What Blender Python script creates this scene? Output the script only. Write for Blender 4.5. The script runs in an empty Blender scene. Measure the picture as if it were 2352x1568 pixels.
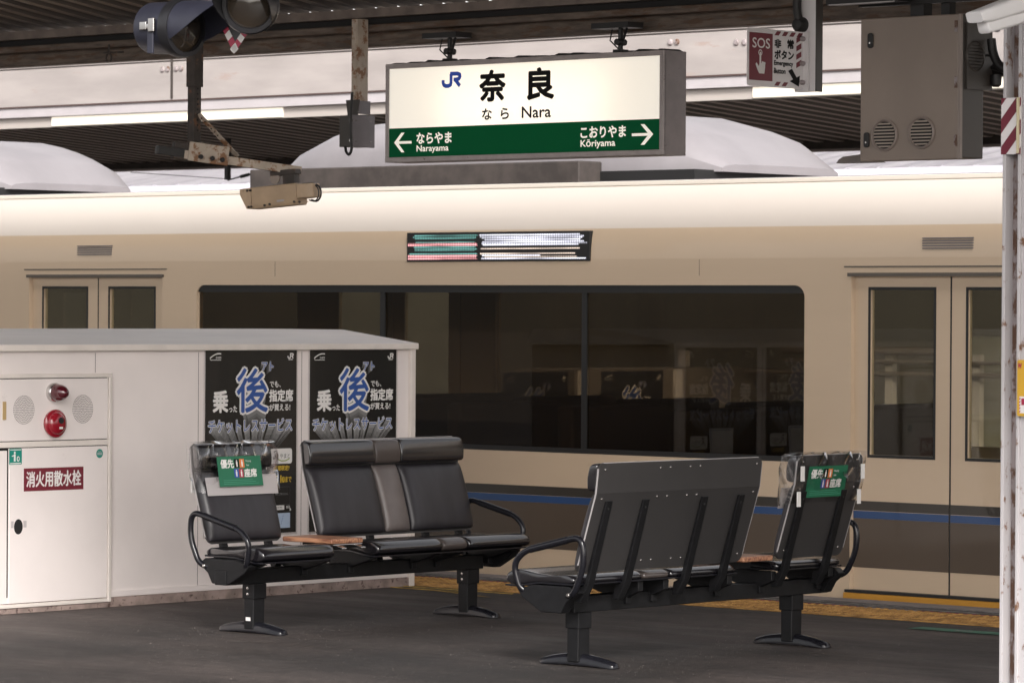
import bpy, math, random
from mathutils import Vector, Matrix
random.seed(7)
R = math.radians
scene = bpy.context.scene
col = scene.collection

# ------------------------------------------------------------------ camera
TH = R(42.1); F = 9000.0; ROLL = .006
CAM = Vector((0, 0, 1.6))
pit = math.atan((710 - 784) / F)
fw = Vector((-math.sin(TH) * math.cos(pit), math.cos(TH) * math.cos(pit), math.sin(pit)))
r0 = Vector((math.cos(TH), math.sin(TH), 0)); u0 = r0.cross(fw)
RR = r0 * math.cos(ROLL) + u0 * math.sin(ROLL)
UU = u0 * math.cos(ROLL) - r0 * math.sin(ROLL)
cd = bpy.data.cameras.new('camera'); cam = bpy.data.objects.new('camera', cd); col.objects.link(cam)
cd.sensor_width = 36; cd.lens = F / 2352 * 36
cd.clip_start = .5; cd.clip_end = 3000
m = Matrix.Identity(4)
for i in range(3):
    m[i][0] = RR[i]; m[i][1] = UU[i]; m[i][2] = -fw[i]; m[i][3] = CAM[i]
cam.matrix_world = m
cd.dof.use_dof = True; cd.dof.focus_distance = 19.5; cd.dof.aperture_fstop = 9
scene.camera = cam

def at(x, y, ax, v):
    """point of the plane axis ax = v that lies on the line of sight (x, y) of the 2352 px wide photo"""
    d = fw + RR * ((x - 1176) / F) - UU * ((y - 784) / F)
    return CAM + d * ((v - CAM[ax]) / d[ax])

# ------------------------------------------------------------------ world, sun, exposure
w = bpy.data.worlds.new('World'); scene.world = w; w.use_nodes = True
nt = w.node_tree; nt.nodes.clear()
sky = nt.nodes.new('ShaderNodeTexSky'); sky.sky_type = 'NISHITA'; sky.sun_disc = False
sky.sun_elevation = R(34); sky.sun_rotation = R(128); sky.air_density = 1; sky.dust_density = 3
hs = nt.nodes.new('ShaderNodeHueSaturation'); hs.inputs['Saturation'].default_value = .18
tn = nt.nodes.new('ShaderNodeMix'); tn.data_type = 'RGBA'; tn.blend_type = 'MULTIPLY'; tn.inputs[0].default_value = 1
tn.inputs[7].default_value = (1.0, .965, .945, 1)
bg = nt.nodes.new('ShaderNodeBackground'); bg.inputs[1].default_value = .15
wo = nt.nodes.new('ShaderNodeOutputWorld')
nt.links.new(sky.outputs[0], hs.inputs['Color']); nt.links.new(hs.outputs[0], tn.inputs[6])
nt.links.new(tn.outputs[2], bg.inputs[0]); nt.links.new(bg.outputs[0], wo.inputs[0])
sl = bpy.data.lights.new('sun', 'SUN'); sun = bpy.data.objects.new('sun', sl); col.objects.link(sun)
sl.energy = 1.9; sl.angle = R(12); sl.color = (1, .965, .93)
SE, SA = R(34), R(128)
sd = Vector((math.sin(SA) * math.cos(SE), math.cos(SA) * math.cos(SE), math.sin(SE)))
sun.rotation_euler = sd.to_track_quat('Z', 'Y').to_euler()
scene.view_settings.view_transform = 'Standard'; scene.view_settings.look = 'None'
scene.view_settings.gamma = 1; scene.view_settings.exposure = 1.1

# ------------------------------------------------------------------ materials
MATS = {}
def mat(name, c, rough=.5, metal=0, var=0, vscale=6, bump=0, bscale=60, rust=0, rcol=(.16, .055, .015), rscale=7,
        spec=.5, coat=0, emit=0, stretch=(1, 1, 1), rthr=.56, rvar=0, c2=None):
    if name in MATS: return MATS[name]
    M_ = bpy.data.materials.new(name); M_.use_nodes = True; t = M_.node_tree; b = t.nodes['Principled BSDF']
    b.inputs['Roughness'].default_value = rough; b.inputs['Metallic'].default_value = metal
    b.inputs['Specular IOR Level'].default_value = spec; b.inputs['Coat Weight'].default_value = coat
    b.inputs['Base Color'].default_value = (*c, 1)
    if emit:
        b.inputs['Emission Color'].default_value = (*c, 1); b.inputs['Emission Strength'].default_value = emit
    tc = t.nodes.new('ShaderNodeTexCoord'); mp = t.nodes.new('ShaderNodeMapping')
    geo = t.nodes.new('ShaderNodeNewGeometry')
    t.links.new(geo.outputs['Position'], mp.inputs[0]); mp.inputs['Scale'].default_value = stretch
    src = None
    def noise(s, d=5, r=.55):
        n = t.nodes.new('ShaderNodeTexNoise'); n.inputs['Scale'].default_value = s
        n.inputs['Detail'].default_value = d; n.inputs['Roughness'].default_value = r
        t.links.new(mp.outputs[0], n.inputs['Vector']); return n
    if var:
        n = noise(vscale); rp = t.nodes.new('ShaderNodeValToRGB')
        lo = tuple(max(0, x * (1 - var)) for x in c) if c2 is None else c2
        rp.color_ramp.elements[0].position = .36; rp.color_ramp.elements[0].color = (*lo, 1)
        rp.color_ramp.elements[1].position = .64; rp.color_ramp.elements[1].color = (*[min(1, x * (1 + var * .5)) for x in c], 1)
        t.links.new(n.outputs[0], rp.inputs[0]); src = rp.outputs[0]
    if rust:
        n = noise(rscale, 8, .7); rp = t.nodes.new('ShaderNodeValToRGB')
        rp.color_ramp.elements[0].position = rthr; rp.color_ramp.elements[0].color = (0, 0, 0, 1)
        rp.color_ramp.elements[1].position = rthr + .06; rp.color_ramp.elements[1].color = (rust, rust, rust, 1)
        mx = t.nodes.new('ShaderNodeMix'); mx.data_type = 'RGBA'; mx.inputs[7].default_value = (*rcol, 1)
        if src: t.links.new(src, mx.inputs[6])
        else: mx.inputs[6].default_value = (*c, 1)
        t.links.new(n.outputs[0], rp.inputs[0]); t.links.new(rp.outputs[0], mx.inputs[0]); src = mx.outputs[2]
    if src: t.links.new(src, b.inputs['Base Color'])
    if rvar:
        n = noise(vscale * 2.3); mr = t.nodes.new('ShaderNodeMapRange')
        mr.inputs[1].default_value = .3; mr.inputs[2].default_value = .7
        mr.inputs[3].default_value = max(.03, rough - rvar); mr.inputs[4].default_value = min(1, rough + rvar)
        t.links.new(n.outputs[0], mr.inputs[0]); t.links.new(mr.outputs[0], b.inputs['Roughness'])
    if bump:
        n = noise(bscale); bp = t.nodes.new('ShaderNodeBump'); bp.inputs['Strength'].default_value = bump
        bp.inputs['Distance'].default_value = .01
        t.links.new(n.outputs[0], bp.inputs['Height']); t.links.new(bp.outputs[0], b.inputs['Normal'])
    MATS[name] = M_
    return M_

def asphalt():
    M_ = bpy.data.materials.new('asphalt'); M_.use_nodes = True; t = M_.node_tree; b = t.nodes['Principled BSDF']
    g = t.nodes.new('ShaderNodeNewGeometry')
    def nz(s, d=6, r=.6, sc=(1, 1, 1)):
        mp = t.nodes.new('ShaderNodeMapping'); mp.inputs['Scale'].default_value = sc
        t.links.new(g.outputs['Position'], mp.inputs[0])
        n = t.nodes.new('ShaderNodeTexNoise'); n.inputs['Scale'].default_value = s; n.inputs['Detail'].default_value = d
        n.inputs['Roughness'].default_value = r; t.links.new(mp.outputs[0], n.inputs['Vector']); return n.outputs[0]
    def ramp(i, a, ca, z, cz):
        r = t.nodes.new('ShaderNodeValToRGB'); e = r.color_ramp.elements
        e[0].position = a; e[0].color = (*ca, 1); e[1].position = z; e[1].color = (*cz, 1); t.links.new(i, r.inputs[0]); return r.outputs[0]
    def mix(f, a, bb, bt='MIX'):
        x = t.nodes.new('ShaderNodeMix'); x.data_type = 'RGBA'; x.blend_type = bt
        if isinstance(f, float): x.inputs[0].default_value = f
        else: t.links.new(f, x.inputs[0])
        t.links.new(a, x.inputs[6])
        if isinstance(bb, tuple): x.inputs[7].default_value = (*bb, 1)
        else: t.links.new(bb, x.inputs[7])
        return x.outputs[2]
    base = ramp(nz(.9, 5, .6, (.5, 1.6, 1)), .32, (.020, .0168, .016), .68, (.046, .039, .037))
    fine = ramp(nz(15, 10, .85), .36, (.45, .45, .45), .66, (1.7, 1.66, 1.62))
    c = mix(1.0, base, fine, 'MULTIPLY')
    sp = ramp(nz(38, 3, .6, (1, .25, 1)), .70, (0, 0, 0), .80, (.55, .55, .55))
    c = mix(sp, c, (.14, .12, .10))
    sc = ramp(nz(2.2, 8, .75, (.25, 3.0, 1)), .66, (0, 0, 0), .82, (.25, .25, .25))
    c = mix(sc, c, (.11, .095, .085))
    big = ramp(nz(.55, 7, .65, (1, .8, 1)), .38, (.62, .62, .62), .66, (1.75, 1.64, 1.58)); c = mix(1.0, c, big, 'MULTIPLY')
    vo = t.nodes.new('ShaderNodeTexVoronoi'); vo.inputs['Scale'].default_value = 7; t.links.new(g.outputs['Position'], vo.inputs['Vector'])
    gum = ramp(vo.outputs['Distance'], .05, (.6, .6, .6), .075, (0, 0, 0)); c = mix(gum, c, (.12, .105, .095))
    t.links.new(c, b.inputs['Base Color']); b.inputs['Roughness'].default_value = .78
    rr = t.nodes.new('ShaderNodeMapRange'); t.links.new(nz(1.7, 6, .6, (.4, 1.4, 1)), rr.inputs[0])
    rr.inputs[1].default_value = .35; rr.inputs[2].default_value = .7; rr.inputs[3].default_value = .55; rr.inputs[4].default_value = .9
    t.links.new(rr.outputs[0], b.inputs['Roughness'])
    bp = t.nodes.new('ShaderNodeBump'); bp.inputs['Strength'].default_value = .8; bp.inputs['Distance'].default_value = .008
    t.links.new(nz(28, 8, .8), bp.inputs['Height']); t.links.new(bp.outputs[0], b.inputs['Normal'])
    return M_

def glassy(name, tint, gloss=.03, rough=.02, bump=0, bscale=14, glosscol=(1, 1, 1)):
    M_ = bpy.data.materials.new(name); M_.use_nodes = True; t = M_.node_tree; t.nodes.remove(t.nodes['Principled BSDF'])
    out = t.nodes['Material Output']
    tr = t.nodes.new('ShaderNodeBsdfTransparent'); tr.inputs[0].default_value = (*tint, 1)
    gl = t.nodes.new('ShaderNodeBsdfGlossy'); gl.inputs['Roughness'].default_value = rough; gl.inputs[0].default_value = (*glosscol, 1)
    lw = t.nodes.new('ShaderNodeLayerWeight'); lw.inputs[0].default_value = .5
    pw = t.nodes.new('ShaderNodeMath'); pw.operation = 'POWER'; pw.inputs[1].default_value = 4
    ad = t.nodes.new('ShaderNodeMath'); ad.operation = 'ADD'; ad.inputs[1].default_value = gloss
    mx = t.nodes.new('ShaderNodeMixShader')
    t.links.new(lw.outputs['Facing'], pw.inputs[0]); t.links.new(pw.outputs[0], ad.inputs[0]); t.links.new(ad.outputs[0], mx.inputs[0])
    t.links.new(tr.outputs[0], mx.inputs[1]); t.links.new(gl.outputs[0], mx.inputs[2]); t.links.new(mx.outputs[0], out.inputs[0])
    if bump:
        g = t.nodes.new('ShaderNodeNewGeometry'); n = t.nodes.new('ShaderNodeTexNoise'); n.inputs['Scale'].default_value = bscale
        n.inputs['Detail'].default_value = 3; n.inputs['Distortion'].default_value = 1.2
        bp = t.nodes.new('ShaderNodeBump'); bp.inputs['Strength'].default_value = bump; bp.inputs['Distance'].default_value = .03
        t.links.new(g.outputs['Position'], n.inputs['Vector']); t.links.new(n.outputs[0], bp.inputs['Height'])
        t.links.new(bp.outputs[0], gl.inputs['Normal']); t.links.new(bp.outputs[0], lw.inputs['Normal'])
    return M_

def wood():
    M_ = bpy.data.materials.new('table_wood'); M_.use_nodes = True; t = M_.node_tree; b = t.nodes['Principled BSDF']
    tc = t.nodes.new('ShaderNodeTexCoord'); mp = t.nodes.new('ShaderNodeMapping'); mp.inputs['Scale'].default_value = (2.2, 30, 22)
    n = t.nodes.new('ShaderNodeTexNoise'); n.inputs['Scale'].default_value = 1.6; n.inputs['Detail'].default_value = 6; n.inputs['Distortion'].default_value = 1.6
    rp = t.nodes.new('ShaderNodeValToRGB'); e = rp.color_ramp.elements
    e[0].position = .36; e[0].color = (.16, .055, .03, 1); e[1].position = .62; e[1].color = (.46, .235, .135, 1)
    t.links.new(tc.outputs['Object'], mp.inputs[0]); t.links.new(mp.outputs[0], n.inputs['Vector']); t.links.new(n.outputs[0], rp.inputs[0])
    t.links.new(rp.outputs[0], b.inputs['Base Color']); b.inputs['Roughness'].default_value = .45
    return M_

def corrugated(name, c, dirt, translucent=0.0):
    M_ = bpy.data.materials.new(name); M_.use_nodes = True; t = M_.node_tree; b = t.nodes['Principled BSDF']
    g = t.nodes.new('ShaderNodeNewGeometry'); mp = t.nodes.new('ShaderNodeMapping'); mp.inputs['Scale'].default_value = (6, .6, 1)
    n = t.nodes.new('ShaderNodeTexNoise'); n.inputs['Scale'].default_value = 1.5; n.inputs['Detail'].default_value = 6
    rp = t.nodes.new('ShaderNodeValToRGB'); e = rp.color_ramp.elements
    e[0].position = .35; e[0].color = (*dirt, 1); e[1].position = .6; e[1].color = (*c, 1)
    t.links.new(g.outputs['Position'], mp.inputs[0]); t.links.new(mp.outputs[0], n.inputs['Vector']); t.links.new(n.outputs[0], rp.inputs[0])
    t.links.new(rp.outputs[0], b.inputs['Base Color']); b.inputs['Roughness'].default_value = .55
    if translucent:
        out = t.nodes['Material Output']; tl = t.nodes.new('ShaderNodeBsdfTranslucent'); t.links.new(rp.outputs[0], tl.inputs[0])
        mx = t.nodes.new('ShaderNodeMixShader'); mx.inputs[0].default_value = translucent
        t.links.new(b.outputs[0], mx.inputs[1]); t.links.new(tl.outputs[0], mx.inputs[2]); t.links.new(mx.outputs[0], out.inputs[0])
    return M_

def tactile():
    M_ = bpy.data.materials.new('tactile_tiles'); M_.use_nodes = True; t = M_.node_tree; b = t.nodes['Principled BSDF']
    g = t.nodes.new('ShaderNodeNewGeometry'); n = t.nodes.new('ShaderNodeTexNoise'); n.inputs['Scale'].default_value = 9; n.inputs['Detail'].default_value = 7
    t.links.new(g.outputs['Position'], n.inputs['Vector'])
    rp = t.nodes.new('ShaderNodeValToRGB'); e = rp.color_ramp.elements
    e[0].position = .38; e[0].color = (.23, .115, .028, 1); e[1].position = .6; e[1].color = (.46, .25, .07, 1)
    t.links.new(n.outputs[0], rp.inputs[0]); t.links.new(rp.outputs[0], b.inputs['Base Color']); b.inputs['Roughness'].default_value = .75
    return M_

m_asphalt = asphalt()
m_kerb = mat('kerb_concrete', (.22, .19, .18), .8, var=.25, vscale=12, bump=.3)
m_ballast = mat('ballast', (.10, .08, .065), .95, var=.5, vscale=30, bump=.9, bscale=25)
m_tact = tactile()
m_mat = mat('grooved_rubber', (.035, .033, .033), .6, var=.3, vscale=20)
m_matline = mat('worn_white_line', (.28, .26, .25), .7, var=.5, vscale=25)
m_redline = mat('red_line_paint', (.30, .035, .05), .7, var=.5, vscale=18)
m_yelline = mat('yellow_line_paint', (.42, .27, .05), .7, var=.5, vscale=16)
m_greenpaint = mat('green_sheet', (.03, .14, .09), .6, var=.3, vscale=20)
m_panel = mat('white_panel', (.76, .70, .68), .45, var=.05, vscale=2, rust=.35, rcol=(.30, .26, .24), rscale=2.6, rthr=.64, bump=.05, bscale=4)
m_trimw = mat('cream_trim', (.68, .625, .58), .4, var=.07, vscale=6, rust=.5, rcol=(.22, .12, .07), rscale=18, rthr=.68)
m_base = mat('rusty_plinth', (.30, .23, .205), .7, var=.35, vscale=10, rust=.95, rcol=(.06, .032, .024), rscale=26, rthr=.57)
m_dark = mat('shadow_gap', (.01, .009, .009), .8)
m_black = mat('black_powder_coat', (.010, .010, .011), .42, var=.2, vscale=30, spec=.22)
m_tube = mat('black_gloss_tube', (.009, .009, .012), .2, spec=.4)
m_leather = mat('black_leather', (.010, .009, .011), .16, var=.08, vscale=9, spec=1.0)
m_leather_b = mat('back_leather', (.024, .022, .026), .42, var=.25, vscale=7, bump=.01, bscale=12, stretch=(1, 2, .5), spec=.5)
m_taupe_b = mat('back_taupe', (.125, .105, .10), .46, var=.15, vscale=8, bump=.015, bscale=12, spec=.7)
m_leather_worn = mat('worn_leather', (.040, .037, .043), .45, var=.3, vscale=9, bump=.1, bscale=30, rvar=.1, stretch=(1, 2, .5))
m_taupe = mat('taupe_leather', (.065, .053, .049), .24, var=.08, vscale=9)
m_taupe_worn = mat('worn_taupe', (.17, .143, .138), .5, var=.14, vscale=9, bump=.1, bscale=30)
m_board = mat('grey_back_board', (.034, .032, .032), .5, var=.08, vscale=5, bump=.03, bscale=90)
m_edge = mat('board_edge', (.35, .33, .33), .4)
m_steel = mat('screw_steel', (.5, .48, .46), .25, metal=1)
m_chrome = mat('bright_steel', (.6, .58, .57), .22, metal=1)
m_wood = wood()
m_white = mat('white_ink', (.72, .70, .68), .5)
m_whitep = mat('white_paint', (.72, .69, .69), .35, var=.05, vscale=5)
m_vinyl = glassy('clear_vinyl', (.93, .93, .93), .045, .12, bump=.16, bscale=8)
m_glare = glassy('glare_film', (.5, .5, .5), .03, .2)  # whitish film for the glare painted onto the clear cover
_t = m_glare.node_tree; _d = _t.nodes.new('ShaderNodeBsdfDiffuse'); _d.inputs[0].default_value = (.62, .58, .58, 1); _m = _t.nodes.new('ShaderNodeMixShader'); _m.inputs[0].default_value = .62;_o = _t.nodes['Material Output']; _s = _o.inputs[0].links[0].from_socket; _t.links.new(_s, _m.inputs[1]); _t.links.new(_d.outputs[0], _m.inputs[2]); _t.links.new(_m.outputs[0], _o.inputs[0])
m_green = mat('green_print', (.010, .13, .065), .4)
m_orange = mat('orange_print', (.62, .17, .04), .4)
m_blue = mat('blue_print', (.03, .07, .32), .4)
m_crim = mat('crimson_print', (.36, .02, .06), .4)
m_inkb = mat('black_ink', (.010, .009, .009), .5, spec=.1)
m_cream = mat('train_cream', (.56, .435, .31), .28, var=.05, vscale=1.2, coat=.35, stretch=(.3, 1, 2))
m_should = mat('train_shoulder_skylit', (.585, .525, .465), .3, var=.04, vscale=1.2, coat=.3, stretch=(.3, 1, 2))  # paler than the wall: sky light on the shoulder put into its colour
m_ivory = mat('train_ivory', (.66, .61, .54), .3, coat=.3)
m_stripe_d = mat('train_dark_stripe', (.035, .030, .024), .35, coat=.3)
m_stripe_b = mat('train_blue_stripe', (.018, .06, .17), .35, coat=.3)
m_stripe_n = mat('train_brown_band', (.085, .062, .044), .35, var=.08, vscale=1.5, coat=.3)
m_rubber = mat('black_rubber', (.012, .012, .012), .55)
m_roofg = mat('train_roof_grey', (.16, .14, .15), .6, var=.2, vscale=5, stretch=(.3, 2, 2))
m_acw = mat('cooler_grey', (.235, .22, .23), .5, var=.08, vscale=3)
m_interior = mat('train_interior', (.16, .135, .11), .7)
m_seatb = mat('train_seat_brown', (.05, .035, .025), .8)
m_glass = glassy('tinted_window', (.56, .52, .46), .022, .015)
m_doorglass = glassy('door_window', (.90, .90, .84), .022, .015)
m_girder = mat('white_girder_paint', (.36, .325, .31), .5, var=.12, vscale=2.5, rust=.55, rcol=(.33, .24, .20), rscale=3.5, rthr=.62, stretch=(.5, 1, 2.5))
m_lowstrip = mat('lilac_white_strip', (.44, .41, .42), .5, var=.05)
m_tube_on = mat('lamp_cover_lit', (.8, .74, .62), .5, emit=.30)
m_beam = mat('rusty_edge_beam', (.125, .095, .075), .65, var=.4, vscale=12, rust=.8, rcol=(.09, .045, .022), rscale=10, rthr=.52, stretch=(.5, 2, 3))
m_beam2 = mat('sooty_beam', (.055, .045, .04), .7, var=.3, vscale=9)
m_corr1d = corrugated('canopy_groove_shade', (.14, .115, .095), (.10, .082, .07))  # dark colour puts cavity shade into the groove walls
m_corr2d = corrugated('far_canopy_groove_shade', (.19, .16, .14), (.14, .12, .105))  # shade between the far ribs, painted as a darker sheet colour
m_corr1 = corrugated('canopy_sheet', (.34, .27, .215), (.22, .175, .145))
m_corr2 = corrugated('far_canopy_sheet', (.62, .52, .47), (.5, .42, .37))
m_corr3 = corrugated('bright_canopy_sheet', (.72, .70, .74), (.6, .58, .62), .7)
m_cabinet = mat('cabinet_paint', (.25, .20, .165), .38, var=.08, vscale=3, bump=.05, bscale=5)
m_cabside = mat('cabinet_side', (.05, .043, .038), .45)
m_rustw = mat('rusty_white_steel', (.44, .37, .30), .6, var=.15, vscale=10, rust=.9, rcol=(.20, .085, .03), rscale=13, rthr=.50)
m_rustd = mat('sooty_rusty_steel', (.045, .034, .028), .6, var=.4, vscale=12, rust=.8, rcol=(.16, .07, .03), rscale=12, rthr=.58)
m_tan = mat('tan_housing', (.42, .30, .19), .42, var=.12, vscale=8, rust=.5, rcol=(.16, .09, .04), rscale=16, rthr=.66)
m_jbox = mat('junction_grey', (.17, .155, .165), .45, var=.1, vscale=9)
m_signal = mat('signal_blue_black', (.022, .023, .036), .45, var=.15, vscale=10, rust=.5, rcol=(.18, .16, .17), rscale=15, rthr=.70)
m_sigblk = mat('signal_black', (.012, .012, .014), .35)
m_lens = mat('signal_lens', (.03, .022, .015), .12, coat=.6)
m_pillar = mat('pillar_white_paint', (.50, .48, .49), .4, var=.06, vscale=4, rust=.95, rcol=(.17, .075, .03), rscale=20, rthr=.575, stretch=(1, 1, .6))
m_pillar2 = mat('pillar_web_paint', (.30, .26, .26), .5, var=.2, vscale=6, rust=.95, rcol=(.10, .045, .022), rscale=16, rthr=.49, stretch=(1, 1, .6))
m_yellow = mat('yellow_plate', (.62, .36, .03), .4)
m_redgl = mat('red_lamp_glass', (.07, .004, .010), .08, coat=1)
m_bell = mat('red_bell_paint', (.24, .008, .018), .2, coat=.7)
m_maroon = mat('maroon_label', (.16, .018, .030), .45)
m_teal = mat('teal_sticker', (.01, .22, .17), .4)
m_brass = mat('brass_tag', (.42, .30, .14), .45)
m_signface = mat('lit_sign_face', (.93, .895, .83), .5, emit=.27)
m_signgreen = mat('lit_sign_green', (.004, .115, .042), .6, emit=.11, spec=.12)
m_signwhite = mat('lit_sign_white', (.90, .87, .76), .5, emit=.22)
m_jrblue = mat('lit_sign_blue', (.012, .045, .25), .5, emit=.25)
m_signframe = mat('sign_frame', (.35, .31, .30), .5, var=.12, vscale=14, rust=.8, rcol=(.07, .04, .03), rscale=28, rthr=.61)
m_signside = mat('sign_side', (.185, .155, .15), .5, var=.1, vscale=14, rust=.8, rcol=(.05, .03, .025), rscale=24, rthr=.64)
m_soot = mat('soot_crust', (.018, .015, .014), .9, bump=.8, bscale=60)
m_post_black = mat('poster_black', (.013, .013, .013), .22, coat=.2)
m_post_blue = mat('poster_blue', (.03, .085, .30), .3)
m_gold = mat('poster_gold', (.68, .46, .05), .35)
m_lblue = mat('poster_light_blue', (.42, .52, .66), .35)
m_olive = mat('leaf_green', (.25, .32, .06), .4)
m_rail2 = mat('far_rail_grey', (.30, .27, .24), .5)
m_farwhite = mat('far_white_panel', (.50, .52, .46), .5)
m_cctv = mat('camera_white', (.80, .79, .79), .3)
m_hose = mat('black_hose', (.012, .011, .011), .5)

# ------------------------------------------------------------------ mesh builder
WLOC = {}
class MB:
    def __init__(s): s.v = []; s.f = []
    def add(s, vs, fs):
        o = len(s.v); s.v += [tuple(x) for x in vs]; s.f += [tuple(i + o for i in f) for f in fs]; return s
    def box(s, a, b):
        x0, y0, z0 = [min(a[i], b[i]) for i in range(3)]; x1, y1, z1 = [max(a[i], b[i]) for i in range(3)]
        return s.add([(x0,y0,z0),(x1,y0,z0),(x1,y1,z0),(x0,y1,z0),(x0,y0,z1),(x1,y0,z1),(x1,y1,z1),(x0,y1,z1)],
                     [(0,3,2,1),(4,5,6,7),(0,1,5,4),(1,2,6,5),(2,3,7,6),(3,0,4,7)])
    def prism(s, poly, ax, a, b):
        """closed polygon in the two axes other than ax, extruded along ax from a to b"""
        o = [i for i in range(3) if i != ax]; n = len(poly); vs = []
        for q in (a, b):
            for p in poly:
                v = [0, 0, 0]; v[o[0]] = p[0]; v[o[1]] = p[1]; v[ax] = q; vs.append(v)
        fs = [tuple(range(n))[::-1], tuple(range(n, 2 * n))] + [(i, (i + 1) % n, n + (i + 1) % n, n + i) for i in range(n)]
        return s.add(vs, fs)
    def quad(s, *p): return s.add(p, [tuple(range(len(p)))])
    def tube(s, pts, r, n=12, cap=True, rs=None):
        pts = [Vector(p) for p in pts]; vs = []; up = None
        for i, p in enumerate(pts):
            t = (pts[min(i + 1, len(pts) - 1)] - pts[max(i - 1, 0)]).normalized()
            if up is None:
                up = Vector((0, 0, 1)) if abs(t.z) < .9 else Vector((1, 0, 0))
            a = (up - t * up.dot(t)).normalized(); up = a; b = t.cross(a); q = rs[i] if rs else r
            vs += [p + (a * math.cos(2 * math.pi * k / n) + b * math.sin(2 * math.pi * k / n)) * q for k in range(n)]
        fs = [(i * n + k, i * n + (k + 1) % n, (i + 1) * n + (k + 1) % n, (i + 1) * n + k) for i in range(len(pts) - 1) for k in range(n)]
        if cap: fs += [tuple(range(n))[::-1], tuple(range((len(pts) - 1) * n, len(pts) * n))]
        return s.add(vs, fs)
    def disc(s, c, axis, r, t, n=20, r2=None):
        c = Vector(c); axis = Vector(axis).normalized(); return s.tube([c, c + axis * t], r, n, True, [r, r2 if r2 is not None else r])
    def lathe(s, c, axis, prof, n=28):
        c = Vector(c); t = Vector(axis).normalized(); up = Vector((0, 0, 1)) if abs(t.z) < .9 else Vector((1, 0, 0))
        a = (up - t * up.dot(t)).normalized(); b = t.cross(a)
        return s.loft([[c + t * h + (a * math.cos(2 * math.pi * k / n) + b * math.sin(2 * math.pi * k / n)) * max(r, .0005) for k in range(n)] for h, r in prof])
    def loft(s, rings):
        n = len(rings[0]); vs = [p for r in rings for p in r]
        fs = [(i * n + k, i * n + (k + 1) % n, (i + 1) * n + (k + 1) % n, (i + 1) * n + k) for i in range(len(rings) - 1) for k in range(n)]
        fs += [tuple(range(n))[::-1], tuple(range((len(rings) - 1) * n, len(rings) * n))]
        return s.add(vs, fs)

def smooth_path(pts, rad=.05, n=6):
    """rounds the corners of a polyline"""
    P = [Vector(p) for p in pts]; out = [P[0]]
    for i in range(1, len(P) - 1):
        a = P[i - 1] - P[i]; b = P[i + 1] - P[i]; d = min(rad, a.length * .49, b.length * .49)
        p0 = P[i] + a.normalized() * d; p2 = P[i] + b.normalized() * d
        for k in range(n + 1):
            t = k / n; out.append(p0 * (1 - t) ** 2 + P[i] * 2 * t * (1 - t) + p2 * t * t)
    out.append(P[-1]); return out

def rrect(x0, z0, x1, z1, r, n=5):
    pts = []
    for cx, cz, a in ((x1 - r, z0 + r, -90), (x1 - r, z1 - r, 0), (x0 + r, z1 - r, 90), (x0 + r, z0 + r, 180)):
        for k in range(n + 1):
            t = R(a + 90 * k / n); pts.append((cx + r * math.cos(t), cz + r * math.sin(t)))
    return pts

def link(name, me, parent=None):
    o = bpy.data.objects.new(name, me); col.objects.link(o)
    if parent: o.parent = parent
    WLOC[o.name] = WLOC.get(parent.name, Vector()) if parent else Vector()
    return o
def obj(name, mb, material, parent=None, smooth=False, bevel=0, local=False, seg=2, sub=0):
    """one mesh object; geometry in world coordinates unless local"""
    me = bpy.data.meshes.new(name); off = Vector() if local or not parent else WLOC[parent.name]
    me.from_pydata([tuple(Vector(v) - off) for v in mb.v], [], mb.f); me.validate(); me.update()
    mats = material if isinstance(material, (list, tuple)) else [material]
    for x in mats: me.materials.append(x)
    import bmesh
    b = bmesh.new(); b.from_mesh(me); bmesh.ops.recalc_face_normals(b, faces=b.faces)
    b.to_mesh(me); b.free()
    if smooth:
        for p in me.polygons: p.use_smooth = True
    o = link(name, me, parent)
    if bevel:
        mo = o.modifiers.new('bevel', 'BEVEL'); mo.width = bevel; mo.segments = seg; mo.limit_method = 'ANGLE'; mo.angle_limit = R(40)
        for p in me.polygons: p.use_smooth = True
        wn = o.modifiers.new('wn', 'WEIGHTED_NORMAL')
    elif smooth and not sub and name != 'seat_cover':
        mo = o.modifiers.new('es', 'EDGE_SPLIT'); mo.split_angle = R(38)
    if sub:
        mo = o.modifiers.new('sub', 'SUBSURF'); mo.levels = sub; mo.render_levels = sub
    return o
def tag(o, label, cat, group=None):
    o['label'] = label; o['category'] = cat
    if group: o['group'] = group
    return o
def thing(name, label, cat, loc=(0, 0, 0), group=None, rz=0):
    o = bpy.data.objects.new(name, None); col.objects.link(o); o.location = loc; o.rotation_euler = (0, 0, rz)
    o.empty_display_size = .1
    WLOC[o.name] = Vector(loc); tag(o, label, cat, group); return o
def struct(name, mb, material, **k):
    o = obj(name, mb, material, **k); o['kind'] = 'structure'; return o
def copy_tree(o, parent=None):
    c = o.copy(); col.objects.link(c); c.parent = parent
    WLOC[c.name] = WLOC.get(o.name, Vector())
    for ch in o.children: copy_tree(ch, c)
    return c

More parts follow.
